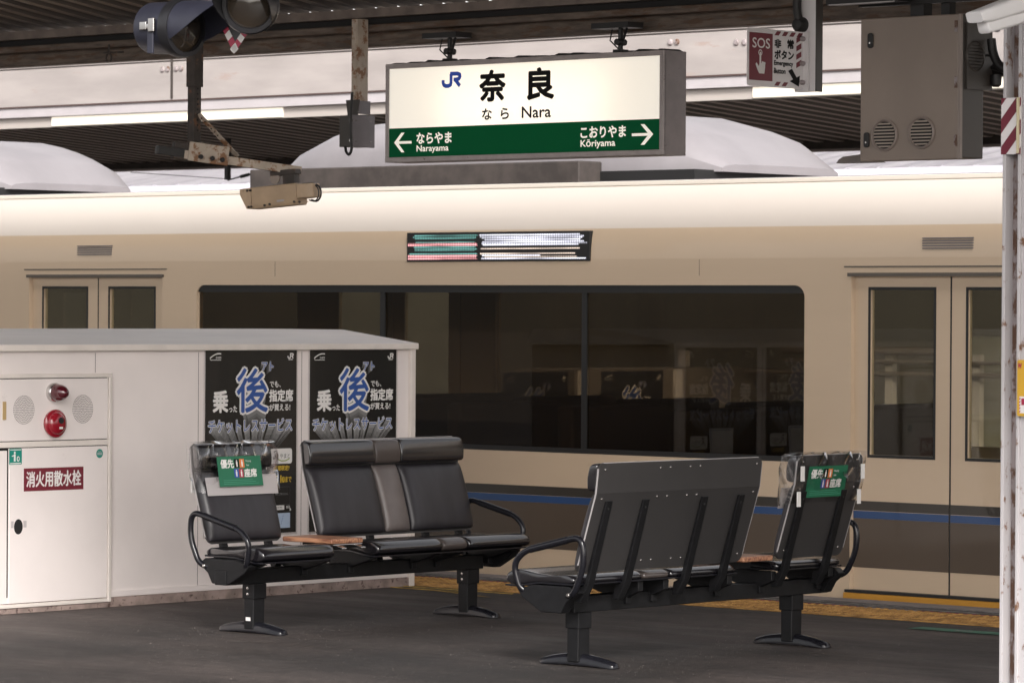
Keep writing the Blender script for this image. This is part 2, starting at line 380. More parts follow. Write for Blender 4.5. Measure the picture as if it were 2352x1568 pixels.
# ------------------------------------------------------------------ flat artwork: a plane with metric coordinates
_tc = {}
def glyphs(body, offset=0.0, shear=0.0):
    key = (body, offset, shear)
    if key in _tc: return _tc[key]
    c = bpy.data.curves.new('txt', 'FONT'); c.body = body; c.offset = offset; c.shear = shear; c.resolution_u = 3
    o = bpy.data.objects.new('txt', c); col.objects.link(o)
    dg = bpy.context.evaluated_depsgraph_get(); me = bpy.data.meshes.new_from_object(o.evaluated_get(dg))
    vs = [(v.co.x, v.co.y) for v in me.vertices]; fs = [tuple(p.vertices) for p in me.polygons]
    bpy.data.objects.remove(o); bpy.data.curves.remove(c); bpy.data.meshes.remove(me)
    _tc[key] = (vs, fs); return vs, fs
class Art:
    def __init__(s, org, ux, uy, lift=.0012):
        s.o = Vector(org); s.x = Vector(ux).normalized(); s.y = Vector(uy).normalized(); s.n = s.x.cross(s.y); s.lift = lift; s.m = {}
    def p(s, x, y, l): return s.o + s.x * x + s.y * y + s.n * (s.lift * l)
    def mb(s, k): return s.m.setdefault(k, MB())
    def poly(s, key, pts, l=1): s.mb(key).add([s.p(x, y, l) for x, y in pts], [tuple(range(len(pts)))])
    def rect(s, key, x0, y0, x1, y1, l=1, r=0):
        s.poly(key, rrect(x0, y0, x1, y1, r) if r else [(x0, y0), (x1, y0), (x1, y1), (x0, y1)], l)
    def ring(s, key, x0, y0, x1, y1, t, l=1):
        s.rect(key, x0, y0, x1, y0 + t, l); s.rect(key, x0, y1 - t, x1, y1, l)
        s.rect(key, x0, y0 + t, x0 + t, y1 - t, l); s.rect(key, x1 - t, y0 + t, x1, y1 - t, l)
    def ell(s, key, cx, cy, rx, ry, l=1, n=24):
        s.poly(key, [(cx + rx * math.cos(2 * math.pi * k / n), cy + ry * math.sin(2 * math.pi * k / n)) for k in range(n)], l)
    def stroke(s, key, pts, t, l=1):
        for k, (a, b) in enumerate(zip(pts, pts[1:])):
            dx, dy = b[0] - a[0], b[1] - a[1]; q = math.hypot(dx, dy) or 1; nx, ny = -dy / q * t / 2, dx / q * t / 2
            s.poly(key, [(a[0] + nx, a[1] + ny), (a[0] - nx, a[1] - ny), (b[0] - nx, b[1] - ny), (b[0] + nx, b[1] + ny)], l + .04 * (k % 2))
            if k and t > .003: s.ell(key, a[0], a[1], t / 2, t / 2, l + .02, 12)
    def text(s, key, body, x0, y0, x1, y1, l=1, bold=0, shear=0, to=None, kk=0):
        vs, fs = glyphs(body, 0.0, shear)
        if not vs: return
        ax, bx = min(v[0] for v in vs), max(v[0] for v in vs); ay, by = min(v[1] for v in vs), max(v[1] for v in vs)
        if x1 is None: x1 = x0 + (y1 - y0) * (bx - ax) / (by - ay)
        out = []
        for v in vs:
            x = x0 + (v[0] - ax) / (bx - ax) * (x1 - x0); y = y0 + (v[1] - ay) / (by - ay) * (y1 - y0)
            if to: x = x * (1 - kk) + to[0] * kk; y = y * (1 - kk) + to[1] * kk
            out.append((x, y))
        q = bold * (y1 - y0) * (1 - kk) * 1.15; dirs = [(0, 0)]
        if q: dirs += [(math.cos(R(a_)) * q, math.sin(R(a_)) * q) for a_ in (range(0, 360, 45) if bold > .03 else range(0, 360, 90))]
        for i_, (dx, dy) in enumerate(dirs):
            s.mb(key).add([s.p(x + dx, y + dy, l + .02 * i_) for x, y in out], fs)
    def emit(s, names, parent, sub=None):
        """names: key -> (object name, material)"""
        for k, mb_ in s.m.items():
            n, mt = names[k]
            me_o = flat(n, mb_, mt, parent)
def flat(name, mb_, material, parent):
    me = bpy.data.meshes.new(name); off = WLOC[parent.name] if parent else Vector()
    me.from_pydata([tuple(Vector(v) - off) for v in mb_.v], [], mb_.f); me.materials.append(material)
    return link(name, me, parent)
def jr(a, key, x0, y0, x1, y1, l=1):
    """interlocked J and R, drawn as bold strokes"""
    W = x1 - x0; H = y1 - y0; t = W * .15
    q = lambda u, v: (x0 + u * W, y0 + v * H)
    J = [q(.06, .50), q(.06, .30), q(.10, .15), q(.20, .07), q(.34, .07), q(.44, .14), q(.47, .28), q(.47, .92)]
    a.stroke(key, J, t, l)
    Rr = [q(.42, .92), q(.80, .92), q(.92, .84), q(.93, .68), q(.87, .55), q(.74, .50), q(.60, .50)]
    a.stroke(key, Rr, t, l + .1); a.stroke(key, [q(.68, .50), q(.93, .03)], t, l + .2)

# ================================================================== GROUND
XL, XR = -75, 25
struct('ground', MB().box((-400, -300, -1.4), (300, 500, -1.12)), m_ballast)
struct('platform', MB().box((XL, -6, -1.119), (XR, 17.43, 0)), m_asphalt)
struct('opposite_platform', MB().box((XL, 21.45, -1.119), (XR, 30, -.12)), m_asphalt)
struct('track_bed', MB().box((XL, 17.6, -1.118), (XR, 21.2, -1.0)), m_ballast)
tp = MB(); tp.box((XL, 16.42, .001), (XR, 16.93, .006))
x = -24.0
while x < -8:
    for k in range(11):
        y = 16.45 + k * .0455
        tp.add([(x, y, .006), (x + .026, y, .006), (x + .026, y + .026, .006), (x, y + .026, .006), (x + .006, y + .006, .011), (x + .02, y + .006, .011), (x + .02, y + .02, .011), (x + .006, y + .02, .011)],
               [(0, 1, 5, 4), (1, 2, 6, 5), (2, 3, 7, 6), (3, 0, 4, 7), (4, 5, 6, 7)])
    x += .0455 * 1.2
struct('tactile_paving', tp, m_tact)
kb = MB().box((XL, 17.20, .0006), (XR, 17.44, .004)); kb.box((XL, 16.93, .0006), (XR, 17.0, .0045))
struct('platform_edge_stone', kb, m_kerb)
struct('platform_edge_mat', MB().box((XL, 17.0, .0005), (XR, 17.2, .007)), m_mat)
ml = MB()
for k in range(6):
    x = -24 + k * .3
    while x < -8:
        L = random.uniform(.3, 1.4); ml.box((x, 17.015 + k * .031, .0075), (x + L, 17.022 + k * .031, .0085)); x += L + random.uniform(.1, .8)
struct('mat_groove_lines', ml, m_matline)
rl = MB(); x = -24
while x < -8:
    L = random.uniform(.5, 2); rl.box((x, 16.945, .0065), (x + L, 16.965, .0075)); x += L + random.uniform(.03, .5)
struct('red_edge_line', rl, m_redline)
yl = MB(); yl.box((-16.6, 16.33, .001), (-14.75, 16.35, .004)); yl.box((-16.5, 16.22, .001), (-15.0, 16.237, .004))
yl.add([(-15.4, 16.25, .003), (-14.7, 16.05, .003), (-14.66, 16.065, .003), (-15.36, 16.265, .003)], [(0, 1, 2, 3)])
struct('yellow_floor_line', yl, m_yelline)
gs = Art((0, 0, .003), (1, 0, 0), (0, 1, 0)); P0 = at(2110, 1441, 2, 0)
gs.rect('g', P0.x, P0.y - .10, -9.5, P0.y + .03, 1)
for k in range(7): gs.rect('w', P0.x + .25 + k * .3, P0.y - .05, P0.x + .36 + k * .3, P0.y - .03, 2)
go = flat('floor_boarding_mark', gs.m['g'], m_greenpaint, None); tag(go, 'green boarding position strip stuck on the dark platform floor near the pillar', 'floor marking')
flat('boarding_mark_print', gs.m['w'], m_matline, go)
gr_ = MB(); rg_ = random.Random(11)
spots = [(-13.87, 13.47), (-13.87, 15.0), (-11.57, 13.27), (-11.57, 14.8)]
for i in range(3600):
    if i % 6 == 0: c_ = rg_.choice(spots); x = rg_.gauss(c_[0], .22); y = rg_.gauss(c_[1], .18)
    else: x = rg_.uniform(-15.5, -8.2); y = rg_.uniform(10.6, 16.3)
    q = rg_.uniform(.0010, .0022) * (1.8 if rg_.random() < .03 else 1)
    gr_.add([(x - q, y - q, .0002), (x + q, y - q, .0002), (x + q * .6, y + q, .0002), (x - q * .7, y + q * .8, .0002), (x, y, .0002 + q * 1.3)], [(0, 1, 4), (1, 2, 4), (2, 3, 4), (3, 0, 4)])
go3 = obj('floor_grit', gr_, mat('pale_grit', (.13, .11, .10), .8, var=.6, vscale=6)); go3['kind'] = 'stuff'
sc3 = Art((0, 0, .0012), (1, 0, 0), (0, 1, 0)); rg_ = random.Random(3)
for cx_, cy_, n_ in ((-13.53, 13.08, 16), (-9.9, 12.7, 12)):
    for i in range(n_):
        x = cx_ + rg_.uniform(-.13, .13); y = cy_ + rg_.uniform(-.05, .05) + (x - cx_) * .5; L = rg_.uniform(.02, .07)
        sc3.poly('s', [(x, y), (x + L, y + L * .4), (x + L * .9, y + L * .4 + .01), (x - .004, y + .006)], .1 * i)
so3 = flat('floor_scuffs', sc3.m['s'], mat('scuff_pale', (.17, .145, .135), .8, var=.5, vscale=40), None); so3['kind'] = 'structure'
# rails
for ry in (18.5, 19.57):
    tag(obj('rail', MB().box((XL, ry - .035, -1.0), (XR, ry + .035, -.86)), m_rail2), 'steel running rail under the train', 'rail', 'rails under the train')

# ================================================================== WHITE HOUSING WITH HYDRANT (plane X = BX, faces +X)
BX = -15.6; BY0, BY1 = 11.6, 16.41; HT = 1.385
hb = thing('platform_housing', 'long white panelled platform enclosure with sloping lid, posters and a fire hydrant on its side', 'enclosure', (BX, 14, 0))
pn = MB().box((BX - 1.2, BY0 + .02, .03), (BX, BY1 - .035, HT - .012))
obj('wall_panel', pn, m_panel, hb)
for sx in (218, 455, 712, 691):
    p = at(sx, 1000 if sx < 600 else 1200, 0, BX)
    z0, z1 = (1.25, HT - .03) if sx == 218 else (.05, HT - .03)
    obj('panel_seam', MB().box((BX, p.y - .0016, z0), (BX + .0012, p.y + .0016, z1)), mat('seam_grey', (.20, .17, .16), .7), hb)
ps = MB().box((BX - .03, BY1 - .035, 0), (BX + .022, BY1 + .005, HT)); obj('corner_post', ps, m_trimw, hb, bevel=.004)
cp = MB().box((BX - .01, BY0, HT - .02), (BX + .03, BY1 + .02, HT + .014)); obj('coping', cp, m_trimw, hb, bevel=.004)
ld = MB(); ry = BY1 - .55; rz = 1.475
ld.add([(BX + .028, BY0, HT + .015), (BX + .028, BY1 + .018, HT + .015), (BX - .55, ry + .53, rz), (BX - .55, BY0, rz), (BX - 1.2, BY0, rz), (BX - 1.2, ry + .5, rz),
        (BX + .028, BY0, HT + .005), (BX + .028, BY1 + .018, HT + .005), (BX - 1.2, BY1 + .018, HT + .005), (BX - 1.2, BY0, HT + .005)],
       [(0, 1, 2, 3), (3, 2, 5, 4), (1, 7, 8, 5, 2), (0, 6, 7, 1), (4, 5, 8, 9), (0, 3, 4, 9, 6), (6, 9, 8, 7)])
obj('sloping_lid', ld, mat('lid_white', (.66, .62, .60), .5, var=.08, vscale=2.5, stretch=(2, .6, 1)), hb)
bs = MB().box((BX - 1.18, BY0, .001), (BX + .012, BY1 + .0, .052)); obj('plinth', bs, m_base, hb)
tm = MB().box((BX, BY0, .0545), (BX + .008, BY1 - .04, .085)); obj('bottom_trim', tm, m_panel, hb)

# hydrant cabinet set in that wall
yR = at(252, 857, 0, BX).y; zT = at(200, 857, 0, BX).z
hy = thing('hydrant_cabinet', 'fire hydrant cabinet with red bell, lamp and two round speaker grilles at the left', 'fire cabinet', (BX, 13.4, .03))
fr = MB(); Yl = 12.55
fr.box((BX + .001, Yl, zT - .022), (BX + .022, yR, zT)); fr.box((BX + .001, yR - .022, .03), (BX + .022, yR, zT - .022))
fr.box((BX + .001, Yl, .865), (BX + .020, yR - .022, .895)); fr.box((BX + .001, Yl, .03), (BX + .020, yR - .022, .05))
obj('frame', fr, m_trimw, hy, bevel=.003)
obj('back_gap', MB().box((BX + .0005, Yl, .05), (BX + .003, yR - .022, zT - .022)), m_dark, hy)
up = MB().box((BX + .004, Yl + .02, .899), (BX + .016, yR - .026, zT - .026)); uo = obj('upper_panel', up, m_panel, hy, bevel=.002)
dL = at(17, 1100, 0, BX).y
dr = MB().box((BX + .004, dL, .054), (BX + .016, yR - .026, .861)); do = obj('door', dr, m_panel, hy, bevel=.002)
do2 = obj('door', MB().box((BX + .004, Yl + .02, .054), (BX + .010, dL - .012, .85)), m_panel, hy)
FX = BX + .016
def dots(cx, cy):
    P = at(cx, cy, 0, FX); q = MB()
    for ring in range(0, 9):
        n = max(1, ring * 6)
        for k in range(n):
            a = 2 * math.pi * k / n; r = ring * .0091; c = Vector((FX + .0008, P.y + r * math.cos(a) * .96, P.z + r * math.sin(a)))
            q.add([c + Vector((0, 0.0028 * math.cos(2 * math.pi * j / 6), .0028 * math.sin(2 * math.pi * j / 6))) for j in range(6)], [tuple(range(6))])
    return q
for cx, cy in ((54.6, 941), (190, 939)): obj('speaker_grille', dots(cx, cy), m_dark, uo)
P = at(122, 901, 0, FX)
lamp = obj('indicator_lamp', MB().lathe(P, (1, 0, 0), [(0, .050), (.022, .050), (.03, .044)]), m_chrome, hy, smooth=True)
obj('lamp_glass', MB().lathe(P + Vector((.03, 0, 0)), (1, 0, 0), [(0, .044), (.02, .044), (.04, .040), (.06, .031), (.075, .02), (.082, .008), (.083, 0)]), m_redgl, lamp, smooth=True)
P = at(123, 972, 0, FX)
bell = obj('alarm_bell', MB().lathe(P, (1, 0, 0), [(0, .070), (.012, .074), (.02, .074), (.026, .068), (.028, .058), (.038, .054), (.046, .044), (.05, .02), (.051, 0)]), m_bell, hy, smooth=True)
obj('push_button', MB().disc(P + Vector((.051, .008, .016)), (1, 0, 0), .017, .003), m_dark, bell)
obj('bell_label', MB().box(P + Vector((.0515, -.004, -.028)), P + Vector((.0525, .020, -.017))), m_white, bell)
P = at(6, 922, 0, FX); obj('name_tag', MB().box((FX, P.y, P.z), (FX + .004, P.y + .022, P.z - .095)), m_brass, hy)
a = Art((FX, 0, 0), (0, 1, 0), (0, 0, 1), .0006)
A0 = at(54.6, 1072, 0, FX); A1 = at(191.6, 1072, 0, FX); zt = .755; zb = .635
a.rect('m', A0.y, zb, A1.y, zt, 1); a.text('w', '消火用散水栓', A0.y + .018, zb + .022, A1.y - .018, zt - .018, 2, .022)
A2 = at(21, 1030, 0, FX); A3 = at(50, 1066, 0, FX)
a.rect('t', A2.y, A3.z, A3.y, A2.z, 1, .006); cx = (A2.y + A3.y) / 2; cz = (A2.z + A3.z) / 2
a.ell('w', cx - .006, cz + .020, .006, .007, 2); a.rect('w', cx - .012, cz - .025, cx, cz + .012, 2); a.ell('w', cx + .018, cz - .012, .010, .014, 2); a.ell('t2', cx + .018, cz - .012, .005, .008, 3)
a.rect('w', A2.y + .006, A3.z + .004, A3.y - .006, A3.z + .009, 2); a.rect('w', A2.y + .006, A2.z - .009, A3.y - .006, A2.z - .005, 2)
a.stroke('w', [(cx - .026, cz + .002), (cx - .010, cz + .006)], .006, 2)
A4 = at(228.7, 1041, 0, FX); a.ell('t', A4.y, A4.z, .024, .024, 1); a.rect('g', A4.y - .018, A4.z - .008, A4.y + .018, A4.z + .006, 2)
for q in range(5): a.rect('w', A4.y - .012 + q * .005, A4.z + .009, A4.y - .010 + q * .005, A4.z + .012, 2)
A5 = at(42, 1209, 0, FX); a.ell('k', A5.y, A5.z, .030, .040, 1)
a.rect('e', A5.y - .05, A5.z - .005, A5.y - .032, A5.z + .03, 1); a.rect('e', A5.y + .034, A5.z - .005, A5.y + .056, A5.z + .03, 1)  # grey patches either side of the finger hole
a.emit({'m': ('name_plate', m_maroon), 'w': ('lettering', m_white), 't': ('sticker', m_teal), 't2': ('sticker', m_teal), 'g': ('sticker_band', mat('grey_print', (.3, .38, .36), .5)), 'k': ('finger_hole', m_dark), 'e': ('hole_patch', mat('tape_clear', (.46, .42, .42), .3))}, do)

# ------------------------------------------------------------------ posters
greys = [mat('ray_grey_%d' % i, (v, v, v), .35) for i, v in enumerate((.26, .18, .12, .075, .04, .022))]
def poster(X, Y0, Z1, label, W=.715, H=1.03):
    t = thing('poster', label, 'poster', (X, Y0, Z1 - H), 'black ticketless service posters')
    sheet = obj('sheet', MB().box((X, Y0, Z1 - H), (X + .002, Y0 + W, Z1)), m_post_black, t)
    a = Art((X + .002, Y0, Z1 - H), (0, 1, 0), (0, 0, 1), .0005)
    u = lambda q: q * W
    v = lambda q: (1 - q) * H
    T = lambda k, s, x0, y0, x1, y1, l=2, **kw: a.text(k, s, u(x0), v(y1), u(x1), v(y0), l, **kw)
    # extruded letters: grey copies running back towards one point
    for body, bx, bold, to, depth in (('チケットレスサービス', (.03, .382, .95, .452), .02, (.5, .72), .5), ('後', (.34, .112, .675, .344), .03, (.56, .60), .42), ('アト', (.61, .076, .74, .123), .03, (.52, .22), .22)):
        N = 22
        for i in range(N, 0, -1):
            g = min(5, int(i / N * 6)); kk = depth * i / N
            T('g%d' % g, body, *bx, l=.2 + (N - i) * .05, bold=0, to=(u(to[0]), v(to[1])), kk=kk)
        T('w', body, *bx, l=2, bold=bold + .028); T('b', body, *bx, l=3, bold=max(0, bold - .018) + .004)
    T('w', '乗', .082, .230, .24, .342, bold=.032); T('w', 'った', .255, .309, .34, .342, bold=.02)
    T('w', 'でも、', .70, .18, .82, .213, bold=.015); T('w', '指定席', .696, .226, .958, .290, bold=.03); T('w', 'が買える!', .696, .303, .927, .340, bold=.02)
    jr(a, 'w', u(.896), v(.058), u(.963), v(.030), 2); a.rect('w', u(.905), v(.066), u(.955), v(.062), 2)
    arc = [(.045 + .12 * k / 10, .062 - .032 * math.sin(math.pi * (.08 + .52 * k / 10))) for k in range(11)]
    a.stroke('w', [(u(p), v(q)) for p, q in arc], .006, 2); a.stroke('w', [(u(.045), v(.058)), (u(.055), v(.064)), (u(.165), v(.064))], .003, 2)
    T('w', '5489', .108, .046, .165, .058)
    # white card
    a.poly('w', [(u(.335), v(.502)), (u(.685), v(.500)), (u(.655), v(.730)), (u(.335), v(.735))], 4)
    a.stroke('b2', [(u(.36), v(.512)), (u(.66), v(.510)), (u(.635), v(.72))], .004, 5)
    a.rect('w', u(.704), v(.627), u(.95), v(.545), 4, .016)
    a.text('k', 'やまと', u(.815), v(.598), u(.925), v(.572), 5)
    a.stroke('k', [(u(.745), v(.562)), (u(.775), v(.556)), (u(.782), v(.572)), (u(.762), v(.584)), (u(.80), v(.604))], .005, 5)
    a.stroke('k', [(u(.760), v(.562)), (u(.757), v(.596)), (u(.742), v(.600)), (u(.738), v(.588))], .004, 5)
    a.stroke('o', [(u(.79), v(.602)), (u(.83), v(.612)), (u(.88), v(.611)), (u(.92), v(.600))], .006, 6)
    a.text('y', '期間限定!', u(.74), v(.664), u(.922), v(.637), 2, .02, .25)
    a.text('y', '2025.', u(.705), v(.687), u(.765), v(.674), 2)
    a.text('y', '3/31', u(.70), v(.730), u(.832), v(.690), 2, .015); a.text('y', 'まで', u(.878), v(.728), u(.945), v(.697), 2, .015)
    a.ell('y', u(.856), v(.713), .014, .017, 2); a.text('k', '月', u(.845), v(.724), u(.867), v(.702), 4, .01)
    a.ring('g3', u(.06), v(.85), u(.93), v(.752), .0015, 2)
    a.text('g0', 'になりますので、予めご了承ください。', u(.64), v(.797), u(.91), v(.784), 2)
    a.text('w', 'くは', u(.69), v(.872), u(.72), v(.858), 2); a.rect('w', u(.735), v(.877), u(.867), v(.852), 2, .004)
    a.text('k', 'JR西日本予約', u(.745), v(.871), u(.84), v(.858), 5); a.text('w', '検索', u(.888), v(.871), u(.93), v(.854), 2)
    a.poly('w', [(u(.925), v(.862)), (u(.93), v(.885)), (u(.945), v(.878))], 3)
    a.rect('l', u(.30), v(.975), u(.933), v(.894), 2); a.text('b2', 'のご予約も', u(.66), v(.931), u(.805), v(.913), 5, .01)
    a.text('b2', 'TERで!', u(.68), v(.962), u(.79), v(.943), 5, .01); a.stroke('b2', [(u(.83), v(.955)), (u(.855), v(.905))], .002, 5)
    nm = {'w': ('lettering', m_white), 'b': ('lettering', m_post_blue), 'b2': ('lettering', m_post_blue), 'k': ('lettering', m_inkb), 'o': ('emblem', m_olive), 'y': ('lettering', m_gold), 'l': ('notice', m_lblue)}
    for i in range(6): nm['g%d' % i] = ('letter_rays', greys[i])
    a.emit(nm, sheet)
    # clear sleeve edges
    c = MB()
    c.box((X - .0003, Y0 - .012, Z1 - H - .012), (X + .0004, Y0 + W + .012, Z1 + .006))
    obj('clear_sleeve', c, glassy('sleeve_film', (.93, .93, .93), .02, .1) if 'sleeve' not in MATS else MATS['sleeve'], t)
    return t
pA = poster(BX + .0015, 14.765, 1.378, 'left of the two black posters on the white enclosure, half behind the priority seat', .70)
pB = copy_tree(pA); pB.location.y += .806 - .0; pB['label'] = 'right of the two black posters on the white enclosure, nearest its corner'
pB.location.z -= .004

# ================================================================== BENCHES
def pad(y0, y1, prof, grow=.35, n=9, edge=.03):
    """cushion: closed (x,z) profile swept along y with soft shrinking ends"""
    cx = sum(p[0] for p in prof) / len(prof); cz = sum(p[1] for p in prof) / len(prof); rings = []
    ks = [(.04, .45), (.14, .78), (.4, .94), (1, 1.0)]
    ys = [(y0 + edge * a, s) for a, s in ks] + [((y0 + y1) / 2, 1.0)] + [(y1 - edge * a, s) for a, s in ks[::-1]]
    for y, s in ys:
        rings.append([(p[0] + (cx - p[0]) * (1 - s) * grow, y, p[1] + (cz - p[1]) * (1 - s) * grow) for p in prof])
    return MB().loft(rings)
def pillow(y0, y1, prof, bf):
    """back cushion whose front dies away towards its two sides"""
    rings = []; W = y1 - y0
    for d, k in ((.003, .12), (.006, .42), (.016, .70), (.035, .88), (.065, .97), (.10, 1.0)):
        if d < W * .45: rings.append((y0 + d, k))
    rings += [((y0 + y1) / 2, 1.03)] + [(y0 + y1 - y, k) for y, k in rings[::-1]]
    zc = .62; out = []
    for y, k in rings:
        out.append([(bf(z) + .012 + (x - bf(z) - .012) * k, y, zc + (z - zc) * (.985 + .015 * k)) for x, z in prof])
    return MB().loft(out)
def soft(pts, rad=.02, n=4):
    """rounds a closed (x,z) polygon"""
    out = []; N = len(pts)
    for i in range(N):
        p = Vector((*pts[i], 0)); a = Vector((*pts[i - 1], 0)) - p; b = Vector((*pts[(i + 1) % N], 0)) - p
        d = min(rad, a.length * .45, b.length * .45); q0 = p + a.normalized() * d; q2 = p + b.normalized() * d
        for k in range(n + 1):
            t = k / n; v = q0 * (1 - t) ** 2 + p * 2 * t * (1 - t) + q2 * t * t; out.append((v.x, v.y))
    return out
# back line: panel rear face x(z)
def bx_(z): return -.165 - (z - .43) * .32 if z < .79 else -.280 - (z - .79) * .12
BACKP = [(bx_(.435), .435), (bx_(.79), .79), (bx_(.925), .925)]
def bench(label, loc, rz):
    t = thing('platform_bench', label, 'bench', (loc[0], loc[1], 0), 'benches on the platform', rz)
    K = dict(local=True)
    S = (-.96, -.455); D = (-.19, .965); d1 = (-.19, .293); dg = (.293, .482); d2 = (.482, .965)
    # seats
    sp = [(-.150, .385), (-.155, .405), (-.12, .424), (-.02, .417), (.08, .424), (.17, .437), (.225, .434), (.262, .412), (.268, .385), (.245, .368), (.20, .366), (.06, .385)]
    for (a_, b_), mt in ((S, m_leather), (d1, m_leather), (dg, m_taupe), (d2, m_leather)):
        obj('seat_cushion', pad(a_ - .03 if (a_, b_) == S else a_, b_ - .03 if (a_, b_) == S else b_, soft(sp, .012, 2), .22, edge=.04), mt, t, smooth=True, sub=1, **K)
    pr = [(-.15, .378), (.06, .378), (.20, .357), (.262, .359), (.262, .366), (.20, .365), (.06, .386), (-.15, .386)]
    for a_, b_ in ((S[0] - .03, S[1] - .03), D):
        obj('seat_pan', MB().prism(pr, 1, a_ + .004, b_ - .004), m_tube, t, **K)
    # backs: lower cushion and headrest roll, per seat; backs in a lighter leather than the headrests
    def back_prof(z0, z1, th):
        f = [(bx_(z) + th, z) for z in (z0, (z0 + z1) / 2, z1)]; b = [(bx_(z) + .012, z) for z in (z1, (z0 + z1) / 2, z0)]
        return f + b
    for (a_, b_), mt, mw in ((S, m_leather, m_leather_b), (d1, m_leather, m_leather_b), (dg, m_taupe, m_taupe_b), (d2, m_leather, m_leather_b)):
        f_ = [(bx_(z) + o_, z) for z, o_ in ((.447, .022), (.455, .040), (.475, .052), (.51, .060), (.62, .064), (.73, .060), (.765, .052), (.785, .040), (.792, .022))]
        k_ = [(bx_(z) + .012, z) for z in (.792, .62, .447)]
        lo = obj('back_cushion', pillow(a_, b_, f_ + k_, bx_), mw, t, smooth=True, sub=1, **K)
        hd = [(bx_(.80) + .014, .797), (bx_(.80) + .060, .799), (bx_(.86) + .068, .86), (bx_(.92) + .058, .920), (bx_(.925) + .012, .926)]
        obj('headrest', pad(a_, b_, soft(hd, .018), .35, edge=.03), mt, t, smooth=True, sub=1, **K)
    # boards behind
    for a_, b_ in (S, D):
        q = [(x, z) for x, z in BACKP]
        bp = MB(); out = []
        rc = .03
        def edge(y, top):  # rounded corners
            return y
        prof = []
        zs = [.435, .445, .465, .6, .79, .90, .915, .925]; ins = [rc, .010, 0, 0, 0, 0, .010, rc]
        L = [(bx_(z), a_ + i, z) for z, i in zip(zs, ins)]; Rr = [(bx_(z), b_ - i, z) for z, i in zip(zs, ins)]
        L2 = [(x + .012, y, z) for x, y, z in L]; R2 = [(x + .012, y, z) for x, y, z in Rr]
        n = len(zs); vs = L + Rr + L2 + R2; fs = []
        for i in range(n - 1):
            fs += [(i, i + 1, n + i + 1, n + i), (2 * n + i, 3 * n + i, 3 * n + i + 1, 2 * n + i + 1), (i, 2 * n + i, 2 * n + i + 1, i + 1), (n + i, n + i + 1, 3 * n + i + 1, 3 * n + i)]
        fs += [(0, n, 3 * n, 2 * n), (n - 1, 3 * n - 1, 4 * n - 1, 2 * n - 1)]
        bo = obj('back_board', MB().add(vs, fs), m_board, t, **K)
        e = MB()
        for y in (a_, b_):
            for z0, z1 in ((.47, .79), (.79, .90)):
                e.add([(bx_(z0) - .001, y - .0015, z0), (bx_(z1) - .001, y - .0015, z1), (bx_(z1) + .006, y - .0015, z1), (bx_(z0) + .006, y - .0015, z0),
                       (bx_(z0) - .001, y + .0015, z0), (bx_(z1) - .001, y + .0015, z1), (bx_(z1) + .006, y + .0015, z1), (bx_(z0) + .006, y + .0015, z0)],
                      [(0, 1, 2, 3), (4, 7, 6, 5), (0, 4, 5, 1), (3, 2, 6, 7), (0, 3, 7, 4), (1, 5, 6, 2)])
        e.box((bx_(.925) - .001, a_ + .03, .9235), (bx_(.925) + .013, b_ - .03, .9265))
        obj('edge_strip', e, m_edge, bo, **K)
        sc = MB(); W_ = b_ - a_
        cols = (.045, W_ - .045) if W_ < .6 else (.04, .45, .52, .66, .73, W_ - .045)
        for z in (.895, .765, .475):
            for c_ in cols:
                if z == .475 and W_ < .6 and False: continue
                sc.lathe((bx_(z), a_ + c_, z), (-1, 0, 0), [(-.001, .006), (.002, .0058), (.0035, .004), (.004, 0)], 8)
        obj('screw', sc, m_steel, bo, smooth=True, **K)
    # straps
    for y in (.875, .62, .205, -.06, -.525, -.835):
        sb = MB(); z0, z1 = .375, .755; hw = .022
        pts = [(bx_(z0) - .002, z0), (bx_(z1) - .002, z1), (bx_(z1) - .014, z1), (bx_(z0) - .026, z0), (-.13, .30), (-.10, .30), (-.11, .36)]
        sb.prism(pts, 1, y - hw, y + hw); so = obj('back_strap', sb, m_black, t, bevel=.003, **K)
        b2 = MB()
        for z in (.52, .63, .72): b2.disc((bx_(z) - .014, y, z), (-1, 0, 0), .005, .003, 8)
        obj('strap_bolt', b2, m_rubber, so, **K)
    # under frame
    obj('beam', MB().box((-.045, -1.02, .245), (.035, .84, .318)), m_black, t, bevel=.004, **K)
    for y in (-.93, -.49, -.16, .30, .48, .88):
        br = [(-.13, .375), (-.13, .33), (-.06, .30), (-.06, .27), (.05, .27), (.05, .30), (.22, .350), (.06, .378)]
        bo = obj('seat_bracket', MB().prism(br, 1, y - .018, y + .018), m_black, t, bevel=.003, **K)
    for y, sgn in ((-.985, -1), (.93, 1)):
        br = [(-.16, .345), (-.10, .30), (-.07, .25), (.05, .25), (.16, .31), (.19, .345), (.10, .372), (-.12, .372)]
        obj('arm_bracket', MB().prism(br, 1, y - .03, y + .03), m_black, t, bevel=.005, **K)
        arm = smooth_path([(-.06, y, .325), (-.15, y + sgn * .035, .335), (-.215, y + sgn * .04, .47), (-.205, y + sgn * .04, .60), (.14, y + sgn * .04, .520), (.205, y + sgn * .04, .46), (.175, y + sgn * .03, .35), (.13, y, .33)], .06, 7)
        ao = obj('armrest', MB().tube(arm, .0145, 14), m_tube, t, smooth=True, **K)
        gr = [Vector((-.10 + .25 * k / 6, y + sgn * .04, .5755 - .058 * (k / 6))) for k in range(7)]
        obj('arm_grip', MB().tube([(-.115, y + sgn * .04, .5795), (.105, y + sgn * .04, .5285)], .0168, 14), m_tube, ao, smooth=True, **K)
        bb = MB().lathe((-.12, y + sgn * .025, .335), (0, sgn, 0), [(0, .012), (.014, .011), (.018, .006), (.018, 0)], 10)
        obj('arm_bolt', bb, m_steel, ao, smooth=True, **K)
